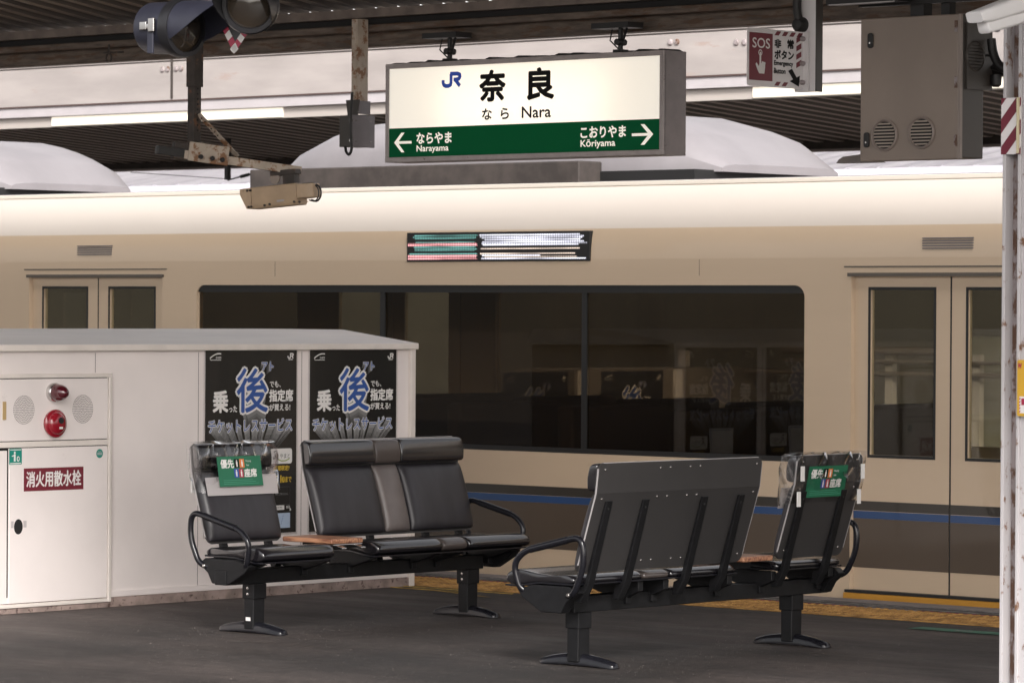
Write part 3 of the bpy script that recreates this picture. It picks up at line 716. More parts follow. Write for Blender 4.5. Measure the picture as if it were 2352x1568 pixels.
    # legs
    for y in (-.795, .755):
        lg = MB().prism([(-.030, .245), (.040, .245), (.038, .02), (-.028, .02)], 1, y - .042, y + .038)
        lo = obj('leg', lg, m_black, t, bevel=.006, **K)
        pl = MB().box((-.035, y - .047, .17), (.046, y + .043, .246)); obj('leg_collar', pl, m_black, lo, bevel=.004, **K)
        for z in (.222, .192):
            obj('leg_bolt', MB().lathe((.006, y - .047, z), (0, -1, 0), [(0, .0085), (.003, .0085), (.004, .005), (.0045, 0)], 10), m_steel, lo, smooth=True, **K)
        rings = []
        for x_ in [-.222, -.215, -.20, -.14, -.07, 0, .07, .14, .20, .215, .222]:
            h = (.026 + .024 * (1 - (abs(x_) / .222) ** 2)) * (1 if abs(x_) < .21 else (.85 if abs(x_) < .22 else .5)); wd = .034 if abs(x_) < .19 else (.032 if abs(x_) < .21 else (.027 if abs(x_) < .22 else .015))
            zb_ = .001 + (.008 * (1 - (abs(x_) / .20) ** 2) if abs(x_) < .20 else 0)
            rings.append([(x_, y - .004 + q[0], q[1]) for q in [(-wd, zb_), (-wd, zb_ + h * .45), (-wd * .72, zb_ + h * .85), (-wd * .3, zb_ + h), (wd * .3, zb_ + h), (wd * .72, zb_ + h * .85), (wd, zb_ + h * .45), (wd, zb_)]])
        obj('foot', MB().loft(rings), m_tube, lo, smooth=True, **K)
    obj('leg_label', MB().box((-.012, -.8385, .062), (.020, -.8372, .080)), m_white, t, **K)
    # little table between the seats
    tb = MB().box((-.165, -.44, .430), (.185, -.215, .455)); to = obj('table_top', tb, m_wood, t, bevel=.007, seg=3, **K)
    obj('table_bracket', MB().box((-.06, -.40, .395), (.12, -.25, .428)), m_black, t, **K)
    sp_ = MB()
    for y in (-.40, -.265): sp_.prism([(.10, .415), (.20, .424), (.238, .412), (.236, .402), (.20, .408), (.10, .400)], 1, y - .016, y + .016)
    sp_.box((.05, -.43, .4215), (.19, -.225, .4285)); obj('table_arm', sp_, m_chrome, t, bevel=.003, **K)
    # clear cover with priority notice over the single headrest
    cv = MB(); y0, y1 = S[0] - .012, S[1] + .012
    fr_ = [(bx_(z) + o_, z) for z, o_ in ((.685, .072), (.79, .088), (.86, .098), (.925, .084), (.938, .05))]
    bk_ = [(bx_(z) - .010, z) for z in (.936, .86, .79, .70)]
    pr_ = fr_ + bk_; n = len(pr_)
    for i in range(n - 1):
        (xa, za), (xb, zb2) = pr_[i], pr_[i + 1]; NN = 8
        for j in range(NN):
            ya = y0 + (y1 - y0) * j / NN; yb = y0 + (y1 - y0) * (j + 1) / NN
            w1 = 0.0016 * math.sin(j * 2.1 + i); w2 = 0.0016 * math.sin((j + 1) * 2.1 + i); w3 = 0.0016 * math.sin(j * 2.1 + i + 1); w4 = 0.0016 * math.sin((j + 1) * 2.1 + i + 1)
            cv.quad((xa + w1, ya, za), (xa + w2, yb, za), (xb + w4, yb, zb2), (xb + w3, ya, zb2))
    for y in (y0, y1):
        side = [(x_, y, z_) for x_, z_ in pr_]; cv.add(side, [tuple(range(n))])
    co = obj('seat_cover', cv, m_vinyl, t, smooth=True, **K)
    import bmesh as _bm
    b__ = _bm.new(); b__.from_mesh(co.data); _bm.ops.remove_doubles(b__, verts=b__.verts, dist=.0008); b__.to_mesh(co.data); b__.free()
    # notice sheets, front and back
    for face, nx in (('front', 1), ('back', -1)):
        z0, z1 = (.715, .865) if nx == 1 else (.725, .875)
        off = .0985 if nx == 1 else -.0115
        xa, xb = bx_(z0) + off - (.006 if nx == 1 else 0), bx_(z1) + off + (.001 if nx == 1 else -.001)
        if nx == -1: xa = bx_(z0) - .014; xb = bx_(z1) - .013
        else: xa = bx_(z0) + .094; xb = bx_(z1) + .1005
        uy = Vector((xb - xa, 0, z1 - z0)); ux = Vector((0, nx, 0)); yo = -.86 if nx == 1 else -.525
        wdt = .335
        if nx == 1: yo = -.865
        else: yo = -.555 + .02
        A = Art((xa, yo, z0), ux, uy, .0009)
        if nx == -1: A = Art((xa, -.535, z0), (0, -1, 0), uy, .0009); wdt = .30
        if nx == 1: A = Art((xa, -.875, z0), (0, 1, 0), uy, .0009); wdt = .30
        Hh = .15
        A.rect('g', 0, 0, wdt, Hh, 0)
        k_ = wdt / .30
        A.text('w', '優先', .022 * k_, .092, .110 * k_, .135, 1, .03); A.text('w', '座席', .178 * k_, .045, .262 * k_, .086, 1, .03)
        A.rect('k', .116 * k_, .092, .148 * k_, .136, 1); A.rect('o', .151 * k_, .092, .184 * k_, .136, 1)
        A.rect('b', .108 * k_, .043, .139 * k_, .087, 1); A.rect('r', .142 * k_, .043, .172 * k_, .087, 1)
        for cx_, cz_ in ((.132, .113), (.1675, .113), (.1235, .064), (.157, .064)):
            A.ell('w', cx_ * k_, cz_ + .014, .004, .004, 2, 10); A.poly('w', [((cx_ - .004) * k_, cz_ - .016), ((cx_ + .004) * k_, cz_ - .016), ((cx_ + .0055) * k_, cz_ + .009), ((cx_ - .0055) * k_, cz_ + .009)], 2)
        A.text('w', 'Priority', .196 * k_, .117, .232 * k_, .130, 1); A.text('w', 'Seat', .196 * k_, .100, .216 * k_, .110, 1)
        for q in range(3): A.rect('w2', .03 * k_, .012 + q * .009, (.27 - q * .02) * k_, .0135 + q * .009, 1)
        nm = {'g': ('priority_notice', m_green), 'w': ('lettering', m_white), 'w2': ('small_print', mat('pale_green', (.10, .34, .24), .5)), 'k': ('pictogram_square', m_inkb), 'o': ('pictogram_square', m_orange), 'b': ('pictogram_square', m_blue), 'r': ('pictogram_square', m_crim)}
        A_g = A.m.pop('g'); go_ = bpy.data.objects.new('priority_notice', None); bpy.data.objects.remove(go_)
        me = bpy.data.meshes.new('priority_notice'); me.from_pydata([tuple(v) for v in A_g.v], [], A_g.f); me.materials.append(m_green)
        G = bpy.data.objects.new('priority_notice', me); col.objects.link(G); G.parent = t; WLOC[G.name] = Vector()
        for kk, mb_ in A.m.items():
            nn, mt = nm[kk]; me = bpy.data.meshes.new(nn); me.from_pydata([tuple(v) for v in mb_.v], [], mb_.f); me.materials.append(mt)
            oo = bpy.data.objects.new(nn, me); col.objects.link(oo); oo.parent = G; WLOC[oo.name] = Vector()
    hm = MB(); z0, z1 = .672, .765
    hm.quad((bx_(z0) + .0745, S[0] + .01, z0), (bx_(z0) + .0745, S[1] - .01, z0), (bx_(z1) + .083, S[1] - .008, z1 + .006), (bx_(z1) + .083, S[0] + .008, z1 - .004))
    obj('cover_glare', hm, m_glare, t, **K)  # glare on the lower cover front, put in as a whitish strip
    # white tape tabs on the cover
    tt = MB()
    for y in (S[0] + .02, S[1] - .02):
        for z in (.84, .72): tt.box((bx_(z + .03) - .022, y - .012, z - .035), (bx_(z + .03) - .016, y + .012, z + .035))
    obj('cover_tape', tt, m_white, t, **K)
    return t
b1 = bench('bench facing right in front of the poster wall, backed by the white enclosure', (-13.87, 14.26), 0)
b2 = copy_tree(b1); b2.location = (-11.57, 14.02, 0); b2.rotation_euler = (0, 0, math.pi)
b2['label'] = 'nearer bench seen from behind, its grey back boards and black straps towards us'

# ================================================================== TRAIN
TY0, TY1 = 17.55, 20.5; TX0, TX1 = -30.1, -9.2; DC = [-26.6, -19.62, -12.64]; DW = .66
tr = thing('train_car', 'cream train carriage with brown and blue stripes standing behind the benches', 'train', (-19.6, 19.0, -.95))
bays = [(TX0, DC[0] - DW)] + [(DC[0] + DW, DC[1] - DW), (DC[1] + DW, DC[2] - DW)] + [(DC[2] + DW, TX1)]
ZW0, ZW1 = .745, 1.745
def yv(y, side): return y if side == 0 else TY0 + TY1 - y
for side in (0, 1):
    Y = lambda y: yv(y, side)
    b = MB()
    for x0, x1 in bays:
        b.box((x0, Y(TY0), -.35), (x1, Y(TY0 + .06), ZW0)); b.box((x0, Y(TY0), ZW1), (x1, Y(TY0 + .06), 1.80))
        if x1 - x0 > 4: wins = [(x0 + .33, x1 - .33)]
        else: wins = [(x0 + .6, x1 - .33)] if x0 == TX0 else [(x0 + .33, x1 - .6)]
        b.box((x0, Y(TY0), ZW0), (wins[0][0], Y(TY0 + .06), ZW1)); b.box((wins[0][1], Y(TY0), ZW0), (x1, Y(TY0 + .06), ZW1))
        for a_, c_ in wins:   # rounded inner corners
            for cx, cz, sx, sz in ((a_, ZW0, 1, 1), (c_, ZW0, -1, 1), (a_, ZW1, 1, -1), (c_, ZW1, -1, -1)):
                r = .07; pts = [(cx, cz)] + [(cx + sx * (r - r * math.sin(R(q * 15))), cz + sz * (r - r * math.cos(R(q * 15)))) for q in range(7)]
                b.prism(pts, 1, Y(TY0 + .001), Y(TY0 + .058))
    b.box((TX0, Y(TY0 + .0), 1.80), (TX1, Y(TY0 + .06), 1.90))
    wall = obj('side_wall', b, m_cream, tr)
    if side == 0:
        for d in DC:
            ln = MB()
            ln.box((d - DW - .05, TY0 - .004, 1.845), (d + DW + .05, TY0 + .002, 1.853)); ln.box((d - DW - .02, TY0 - .012, 1.795), (d + DW + .02, TY0 + .002, 1.815))
            obj('rain_strip', ln, mat('rain_strip_brown', (.10, .085, .07), .5), wall)
        for d in DC:
            g = MB()
            for q in range(5): g.box((d - .17, TY0 - .004, 1.945 + q * .014), (d + .17, TY0 + .02, 1.952 + q * .014))
            obj('vent_grille', g, mat('vent_lilac', (.16, .145, .15), .5), wall)
    for x0, x1 in bays:
        if x1 - x0 > 4: wn = (x0 + .33, x1 - .33)
        else: wn = (x0 + .6, x1 - .33) if x0 == TX0 else (x0 + .33, x1 - .6)
        wo_ = obj('window', MB().box((wn[0], Y(TY0 + .030), ZW0), (wn[1], Y(TY0 + .033), ZW1)), m_glass, wall)
        if side == 0:
            fr_ = MB(); fr_.box((wn[0], Y(TY0 + .012), ZW1 - .045), (wn[1], Y(TY0 + .028), ZW1)); fr_.box((wn[0], Y(TY0 + .012), ZW0), (wn[1], Y(TY0 + .028), ZW0 + .03))
            nx = 3 if x1 - x0 > 4 else 1
            for q in range(1, nx): xx = wn[0] + (wn[1] - wn[0]) * q / nx; fr_.box((xx - .02, Y(TY0 + .018), ZW0 + .03), (xx + .02, Y(TY0 + .029), ZW1 - .045))
            obj('window_frame', fr_, m_rubber, wo_)
    for d in DC:
        for s in (-1, 1):
            xa, xb = (d - DW, d - .006) if s < 0 else (d + .006, d + DW)
            g = MB(); wx0, wx1 = xa + .11, xb - .11
            g.box((xa, Y(TY0 + .035), -.12), (xb, Y(TY0 + .07), .80)); g.box((xa, Y(TY0 + .035), 1.72), (xb, Y(TY0 + .07), 1.80))
            g.box((xa, Y(TY0 + .035), .80), (wx0, Y(TY0 + .07), 1.72)); g.box((wx1, Y(TY0 + .035), .80), (xb, Y(TY0 + .07), 1.72))
            dd = obj('door', g, m_cream, tr)
            obj('door_pane', MB().box((wx0, Y(TY0 + .05), .80), (wx1, Y(TY0 + .054), 1.72)), m_doorglass, dd)
            if side == 0:
                gk = MB(); gy0, gy1 = TY0 + .0335, TY0 + .036; e_ = .016
                gk.box((wx0 - e_, gy0, .80 - e_), (wx1 + e_, gy1, .80)); gk.box((wx0 - e_, gy0, 1.72), (wx1 + e_, gy1, 1.72 + e_)); gk.box((wx0 - e_, gy0, .80), (wx0, gy1, 1.72)); gk.box((wx1, gy0, .80), (wx1 + e_, gy1, 1.72))
                obj('pane_gasket', gk, m_rubber, dd)
                for z0, z1, mt in ((.487, .541, m_stripe_d), (.443, .485, m_stripe_b), (.168, .443, m_stripe_n)):
                    obj('door_stripe', MB().box((xa, TY0 + .032, z0 + .0005), (xb, TY0 + .035, z1)), mt, dd)
                obj('door_edge', MB().box((d - .006, TY0 + .036, -.10), (d + .006, TY0 + .060, 1.79)), m_rubber, dd) if s < 0 else None
        if side == 0:
            stp = MB().box((d - DW - .02, TY0 - .03, -.01), (d + DW + .02, TY0 + .03, .028)); obj('door_step', stp, mat('orange_step', (.50, .24, .03), .5), tr)
            obj('step_black_strip', MB().box((d - DW - .02, TY0 - .02, .030), (d + DW + .02, TY0 + .032, .045)), m_rubber, tr)  # black strip above the orange step
            obj('sill', MB().box((d - DW, TY0 + .0, -.35), (d + DW, TY0 + .06, -.125)), m_cream, tr)
    if side == 0:
        for x0, x1 in bays:
            for z0, z1, mt in ((.487, .541, m_stripe_d), (.443, .485, m_stripe_b), (.168, .4425, m_stripe_n)):
                obj('stripe', MB().box((x0, TY0 - .003, z0), (x1, TY0 - .0005, z1)), mt, wall)
for sx_ in (-24.9, -21.4, -17.9, -14.4, -10.9):
    obj('body_seam', MB().box((sx_ - .002, TY0 - .0012, 1.80), (sx_ + .002, TY0 + .001, 1.895)), mat('seam_brown', (.22, .17, .13), .6), tr)
    obj('body_seam', MB().box((sx_ - .002, TY0 - .0012, .545), (sx_ + .002, TY0 + .001, .738)), mat('seam_brown', (.22, .17, .13), .6), tr)
# shoulders and roof, one shell
prof = [(TY0 + a_, b_) for a_, b_ in ((0, 1.90), (.003, 1.96), (.010, 2.02), (.024, 2.08), (.048, 2.14), (.080, 2.195), (.12, 2.245), (.17, 2.295), (.23, 2.345))]; NP = len(prof)
mid = (TY0 + TY1) / 2
full = prof + [(2 * mid - y, z) for y, z in prof[::-1]]
inn = [(mid + (y - mid) * .97, z - .03) for y, z in full]
for a_, b_, mt in ((0, 4, m_cream), (3, NP, m_should)):
    obj('roof_shoulder', MB().prism(full[a_:b_] + inn[a_:b_][::-1], 0, TX0, TX1), mt, tr, smooth=True)
obj('roof_shoulder', MB().prism(full[NP:] + inn[NP:][::-1], 0, TX0, TX1), m_should, tr, smooth=True)
obj('gutter', MB().box((TX0, TY0 + .215, 2.338), (TX1, TY0 + .245, 2.365)), m_ivory, tr, bevel=.004)
rf = []; NR = 40
for i in range(NR + 1):
    tt_ = i / NR; y = TY0 + .24 + tt_ * (TY1 - TY0 - .48); z = 2.352 + .045 * math.sin(math.pi * tt_) + (.012 if i % 2 else 0); rf.append((y, z))
obj('roof', MB().prism(rf + [(rf[-1][0], 2.30), (rf[0][0], 2.30)], 0, TX0, TX1), m_roofg, tr)
obj('ceiling', MB().box((TX0, TY0 + .1, 1.98), (TX1, TY1 - .1, 2.0)), m_interior, tr)
obj('floor', MB().box((TX0, TY0 + .07, -.25), (TX1, TY1 - .07, -.02)), m_interior, tr)
obj('end_wall', MB().box((TX0, TY0 + .07, -.25), (TX0 + .05, TY1 - .07, 2.3)), m_cream, tr)
obj('end_wall', MB().box((TX1 - .05, TY0 + .07, -.25), (TX1, TY1 - .07, 2.3)), m_cream, tr)
obj('underframe', MB().box((TX0 + .3, TY0 + .25, -.8), (TX1 - .3, TY1 - .25, -.26)), m_rubber, tr)
for x0, x1 in bays[1:3]:
    xx = x0 + .55
    while xx < x1 - .6:
        for y in (TY0 + .2, TY1 - 1.15):
            s_ = MB().box((xx, y, .0), (xx + .45, y + .95, .42)); s_.box((xx, y, .42), (xx + .13, y + .95, 1.02)); obj('seat', s_, m_seatb, tr, bevel=.03)
        xx += .91
# air conditioners
def cooler(x0, x1):
    hw = .72; rings = []; L = x1 - x0; N = 15
    for i in range(N + 1):
        t_ = i / N; e_ = min(t_, 1 - t_) * L; h = .05 + .33 * min(1, (e_ / .75)) ** .55; w_ = hw * (.80 + .20 * min(1, e_ / .6) ** .6); x_ = x0 + L * t_
        pts = [(-1, 0), (-1, .45), (-.93, .75), (-.78, .93), (-.5, 1), (.5, 1), (.78, .93), (.93, .75), (1, .45), (1, 0)]
        rings.append([(x_, mid + p * w_, 2.44 + q * h) for p, q in pts])
    c = obj('roof_cooler', MB().loft(rings), m_acw, tr, smooth=True)
    obj('cooler_skirt', MB().box((x0 + .05, mid - .78, 2.37), (x1 - .05, mid + .78, 2.45)), m_rubber, c)
AX = at(300, 400, 1, 19.6).x; cooler(AX - 2.8, AX)
AX1 = at(1925, 370, 1, 19.6).x; AX0 = at(770, 380, 1, 19.0).x; cooler(AX0, AX1)
obj('roof_duct', MB().box((AX0 + .15, mid - .98, 2.37), (AX1 - .8, mid - .76, 2.51)), m_beam2, tr, bevel=.01)
# LED destination panel
P0 = at(905, 528, 1, TY0); P1 = at(1392, 600, 1, TY0); lx0, lx1 = P0.x + .12, P1.x - .12; lz0, lz1 = P1.z + .0, P0.z + .0
lz1 = 2.068; lz0 = 1.888
bz = obj('destination_display', MB().box((lx0, TY0 - .010, lz0), (lx1, TY0 + .04, lz1)), m_rubber, tr, bevel=.003)
def led(name, c, e):
    M_ = bpy.data.materials.new(name); M_.use_nodes = True; t = M_.node_tree; b = t.nodes['Principled BSDF']
    g = t.nodes.new('ShaderNodeNewGeometry'); sp = t.nodes.new('ShaderNodeSeparateXYZ'); t.links.new(g.outputs['Position'], sp.inputs[0]); outs = []
    for ax in (0, 2):
        a_ = t.nodes.new('ShaderNodeMath'); a_.operation = 'MULTIPLY'; a_.inputs[1].default_value = 2 * math.pi / .014; t.links.new(sp.outputs[ax], a_.inputs[0])
        s_ = t.nodes.new('ShaderNodeMath'); s_.operation = 'SINE'; t.links.new(a_.outputs[0], s_.inputs[0]); outs.append(s_)
    ad = t.nodes.new('ShaderNodeMath'); ad.operation = 'ADD'; t.links.new(outs[0].outputs[0], ad.inputs[0]); t.links.new(outs[1].outputs[0], ad.inputs[1])
    mr = t.nodes.new('ShaderNodeMapRange'); mr.inputs[1].default_value = -.8; mr.inputs[2].default_value = 1.0; mr.inputs[3].default_value = .12 * e; mr.inputs[4].default_value = e
    n = t.nodes.new('ShaderNodeTexNoise'); n.inputs['Scale'].default_value = 5; mp = t.nodes.new('ShaderNodeMapping'); mp.inputs['Scale'].default_value = (.6, 1, 9)
    t.links.new(g.outputs['Position'], mp.inputs[0]); t.links.new(mp.outputs[0], n.inputs['Vector'])
    m2 = t.nodes.new('ShaderNodeMapRange'); m2.inputs[1].default_value = .35; m2.inputs[2].default_value = .6; m2.inputs[3].default_value = .35; m2.inputs[4].default_value = 1
    t.links.new(n.outputs[0], m2.inputs[0]); mu = t.nodes.new('ShaderNodeMath'); mu.operation = 'MULTIPLY'
    t.links.new(ad.outputs[0], mr.inputs[0]); t.links.new(mr.outputs[0], mu.inputs[0]); t.links.new(m2.outputs[0], mu.inputs[1])
    b.inputs['Base Color'].default_value = (.01, .01, .01, 1); b.inputs['Emission Color'].default_value = (*c, 1); t.links.new(mu.outputs[0], b.inputs['Emission Strength'])
    return M_
mled = {'teal': led('led_teal', (.16, .42, .38), .75), 'pink': led('led_pink', (1, .42, .44), 1.1), 'white': led('led_white', (.82, .82, .95), 1.3), 'warm': led('led_warm', (.9, .72, .6), .9)}
ls = lx0 + (lx1 - lx0) * .405; f_ = TY0 - .0115; hz = lz1 - lz0
rl_ = random.Random(4); NRW = 15
for r_i in range(NRW):
    z0 = lz0 + hz * (.07 + .86 * r_i / NRW); z1 = z0 + hz * .86 / NRW * .85
    k1 = 'pink' if r_i in (0, 1, 2, 8, 9) else 'teal'; k2 = 'warm' if r_i in (1, 3, 6) else 'white'
    if r_i not in (4, 11): 
        x0 = lx0 + .01 + rl_.uniform(0, .07) * (k1 == 'teal'); obj('lit_row', MB().quad((x0, f_, z0), (ls - rl_.uniform(.005, .05), f_, z0), (ls - .02, f_, z1), (x0, f_, z1)), mled[k1], bz)
    if r_i not in (4, 5, 7): 
        x0 = ls + rl_.uniform(.0, .05); x1 = lx1 - rl_.uniform(.01, .12) - (.35 if r_i == 2 else 0); obj('lit_row', MB().quad((x0, f_, z0), (x1, f_, z0), (x1, f_, z1), (x0, f_, z1)), mled[k2], bz)

# ================================================================== OPPOSITE PLATFORM FURNITURE (seen through the train)
oh = thing('opposite_housing', 'white panelled enclosure on the opposite platform, seen through the long train window', 'enclosure', (-18.75, 22.5, -.12))
OX = -18.9
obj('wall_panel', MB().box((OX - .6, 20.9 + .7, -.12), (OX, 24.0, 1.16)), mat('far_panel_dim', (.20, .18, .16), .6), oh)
pc = copy_tree(pA); pd = copy_tree(pA)
for p_, x_, lb in ((pc, 1296, 'dim poster seen through the train window, left of the pair on the opposite platform'), (pd, 1514, 'dim poster seen through the train window, right of the pair on the opposite platform')):
    q = at(x_, 853, 0, OX); p_.location = (OX + .003, q.y - .665, 1.18 - 1.03 - .035); p_['label'] = lb; p_['group'] = 'black ticketless service posters'
pl = MB()
for x_ in (1335, 1554): q = at(x_, 853, 0, OX); pl.box((OX, q.y - .04, -.10), (OX + .03, q.y + .04, 1.15))
obj('panel_post', pl, m_white, oh)
# railing seen through the door
rg = thing('handrail', 'grey tubular handrail with white posts on the opposite platform, seen through the train door', 'railing', (-17.5, 22.6, -.12))
RY = 23.6
zr = at(2060, 806, 1, RY).z
rr = MB().tube([(at(1800, 806, 1, RY).x, RY, zr), (at(2168, 806, 1, RY).x, RY, zr)], .03, 10)
rr.tube([(at(1800, 806, 1, RY).x, RY, zr - .08), (at(2300, 806, 1, RY).x, RY, zr - .08)], .014, 8)
rr.tube([(at(1700, 806, 1, RY).x, RY, zr - .17), (at(2340, 806, 1, RY).x, RY, zr - .17)], .018, 8)
obj('rail_tube', rr, m_rail2, rg)
for x_ in (1560, 2035, 2235):
    q = at(x_, 806, 1, RY).x; obj('post', MB().box((q - .035, RY + .035, -.12), (q + .035, RY + .09, zr - .02)), m_white, rg)
tag(obj('glass_windbreak', MB().box((at(2176, 800, 1, 23.9).x, 23.9, -.12), (at(2176, 800, 1, 23.9).x + 2.5, 23.98, 1.42)), m_farwhite, bevel=.01), 'pale green-white waiting enclosure panel on the opposite platform beside the handrail', 'panel')
tag(obj('equipment_cabinet', MB().box((-16.2, 24.6, -.12), (-14.6, 25.2, .75)).box((-16.25, 24.55, .75), (-14.55, 25.25, .80)), mat('olive_grey', (.12, .115, .085), .6), bevel=.01), 'low olive grey equipment cabinet on the opposite platform, seen through the train door', 'cabinet')
tag(obj('station_wall', MB().box((XL, 41, -1.1), (XR, 41.3, 3.0)).box((XL, 40.97, 2.9), (XR, 41.33, 3.05)), mat('far_wall', (.22, .22, .19), .8, var=.2, vscale=.6)), 'long dull wall closing the station behind the opposite platform', 'wall')

# ================================================================== CANOPIES
def wave(x0, x1, pitch, depth, rows, ylist, thick=.004, duty=.5):
    """trapezoid sheet: profile along x, ribs along y; rows: list of (y, z)"""
    mb = MB(); xs = []; x = x0
    while x < x1:
        xs += [(x, 0), (x + pitch * (duty - .14), 0), (x + pitch * duty, depth), (x + pitch * .86, depth)]; x += pitch
    vs = []; n = len(xs)
    for y, z in rows: vs += [(a_, y, z + d_) for a_, d_ in xs]
    fs = [(r * n + i, r * n + i + 1, (r + 1) * n + i + 1, (r + 1) * n + i) for r in range(len(rows) - 1) for i in range(n - 1)]
    return mb.add(vs, fs)
c1 = thing('near_canopy', 'dark corrugated platform canopy with rusty edge beam overhead', 'canopy', (-16, 12, 2.9))
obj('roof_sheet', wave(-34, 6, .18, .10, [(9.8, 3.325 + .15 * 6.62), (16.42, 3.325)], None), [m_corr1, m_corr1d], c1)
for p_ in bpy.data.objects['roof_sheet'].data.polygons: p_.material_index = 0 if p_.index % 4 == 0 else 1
obj('roof_cover', MB().add([(-34, 9.8, 4.44), (6, 9.8, 4.44), (6, 16.42, 3.44), (-34, 16.42, 3.44)], [(0, 1, 2, 3)]), m_beam2, c1)
eb = MB()
eb.box((-34, 16.12, 3.185), (6, 16.20, 3.225)); eb.box((-34, 16.20, 3.105), (6, 16.30, 3.19)); eb.box((-34, 16.30, 3.205), (6, 16.36, 3.29))
obj('edge_beam', eb, m_beam, c1, bevel=.006)
gt = MB().box((-34, 16.08, 3.262), (6, 16.14, 3.312)); obj('angle_strip', gt, mat('edge_angle', (.17, .135, .115), .6, var=.3, vscale=8), c1)
gt2 = MB().box((-34, 16.14, 3.225), (6, 16.31, 3.262)); obj('dark_gap', gt2, m_dark, c1)
wl = MB().box((-34, 16.345, 3.096), (6, 16.36, 3.104)); obj('drip_edge', wl, m_white, c1)
el = MB()
x = -33
while x < 5:
    el.add([(x, 16.36, 3.10), (x + .20, 16.36, 3.10), (x + .08, 16.5, 3.115), (x + .02, 16.5, 3.115)], [(0, 1, 2, 3)]); x += .26
obj('edge_sheet', el, m_beam2, c1)
for x in (-27.5, -21.5, -15.5 + 5.1, -3):
    pass
# cross beams of near canopy (out of sight but hold it up)
c2 = thing('far_canopy', 'canopy of the opposite platform with white girder, lamp strip and corrugated underside', 'canopy', (-20, 23, 2.8))
G2 = 21.5
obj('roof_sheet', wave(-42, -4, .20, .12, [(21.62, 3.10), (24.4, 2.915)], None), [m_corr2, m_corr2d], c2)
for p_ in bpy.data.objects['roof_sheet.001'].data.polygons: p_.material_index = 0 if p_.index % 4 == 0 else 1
obj('roof_cover', MB().add([(-42, 21.62, 3.72), (-4, 21.62, 3.72), (-4, 27.5, 3.5), (-42, 27.5, 3.5)], [(0, 1, 2, 3)]), m_beam2, c2)
gd = MB().prism([(G2, 3.262), (G2, 3.60), (G2 - .03, 3.615), (G2 - .03, 3.665), (G2 + .08, 3.665), (G2 + .08, 3.262)], 0, -42, -4)
go2 = obj('girder', gd, m_girder, c2)
obj('girder_line', MB().box((-42, G2 - .003, 3.250), (-4, G2 + .07, 3.2605)), mat('line_brown', (.08, .05, .045), .7), go2)
P = at(395, 200, 1, G2)
jn = MB(); jn.box((P.x - .012, G2 - .006, 3.27), (P.x + .012, G2 + .001, 3.60)); obj('girder_joint', jn, mat('joint_dark', (.05, .04, .035), .7), go2)
bl = MB()
for q in (-.11, -.05, .05, .11, 5.2, 5.26): bl.lathe((P.x + q, G2 - .001, 3.508), (0, -1, 0), [(0, .024), (.006, .023), (.012, .017), (.014, 0)], 12)
bl.lathe((at(1692, 98, 1, G2).x, G2 - .001, at(1692, 98, 1, G2).z), (0, -1, 0), [(0, .024), (.006, .023), (.012, .017), (.014, 0)], 12); bl.lathe((at(1710, 98, 1, G2).x, G2 - .001, at(1710, 98, 1, G2).z), (0, -1, 0), [(0, .024), (.006, .023), (.012, .017), (.014, 0)], 12)
obj('girder_bolt', bl, m_pillar2, go2, smooth=True)
obj('lower_strip', MB().box((-42, G2 + .01, 3.172), (-4, G2 + .07, 3.249)), m_lowstrip, c2)
obj('lamp_housing', MB().box((-42, G2 + .05, 3.085), (-4, G2 + .16, 3.171)), mat('lamp_housing_cream', (.42, .38, .35), .5), c2)
for x0, x1 in ((at(110, 284, 1, G2).x, at(640, 275, 1, G2).x), (at(1720, 235, 1, G2).x, at(2330, 195, 1, G2).x), (at(1060, 262, 1, G2).x, at(1110, 262, 1, G2).x)):
    obj('lamp_cover', MB().box((x0, G2 + .035, 3.090), (x1, G2 + .06, 3.168)), m_tube_on, c2, bevel=.008)
obj('valley_beam', MB().box((-42, 24.35, 2.868), (-4, 24.55, 2.96)), m_beam2, c2)
obj('valley_pipe', MB().box((-42, 24.30, 2.842), (-4, 24.348, 2.858)), mat('pale_pipe', (.30, .25, .24), .6), c2)
c3 = thing('distant_canopy', 'bright translucent corrugated canopy two platforms away above the train roof', 'canopy', (-26, 36, 2.9))
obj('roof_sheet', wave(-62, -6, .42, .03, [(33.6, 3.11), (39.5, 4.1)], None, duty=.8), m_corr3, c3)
rb = MB(); x = -62
while x < -6:
    rb.add([(x, 33.6, 3.10), (x + .07, 33.6, 3.10), (x + .07, 39.5, 4.09), (x, 39.5, 4.09)], [(0, 1, 2, 3)]); x += .42
obj('roof_rib', rb, mat('rib_grey', (.28, .26, .28), .6), c3)
obj('edge_beam', MB().box((-62, 33.5, 3.03), (-6, 33.6, 3.12)), mat('pale_lilac_beam', (.62, .60, .66), .6), c3)

# overhead wire fittings seen above the train roof
wf = thing('wire_dropper', 'small black overhead wire dropper with turnbuckle above the train roof', 'wire fitting', at(523, 390, 1, 22.5))
dz = MB(); q0 = at(523, 388, 1, 22.5); q1 = at(523, 413, 1, 22.5); dz.box((q0.x - .018, 22.48, q1.z), (q0.x + .018, 22.52, q0.z + .25)); obj('dropper', dz, m_hose, wf)
pts = [at(px, py, 1, 22.5) for px, py in ((523, 414), (545, 408), (575, 400), (600, 392))]
obj('wire', MB().tube(pts, .006, 6).tube([at(300, 396, 1, 22.5), at(520, 411, 1, 22.5)], .003, 5), m_hose, wf)
obj('turnbuckle', MB().tube([at(553, 406, 1, 22.5), at(572, 401, 1, 22.5)], .014, 8).tube([at(582, 398, 1, 22.5), at(598, 393, 1, 22.5)], .014, 8), m_hose, wf)
q = at(1960, 360, 1, 22.0); q2 = at(2000, 374, 1, 22.0)
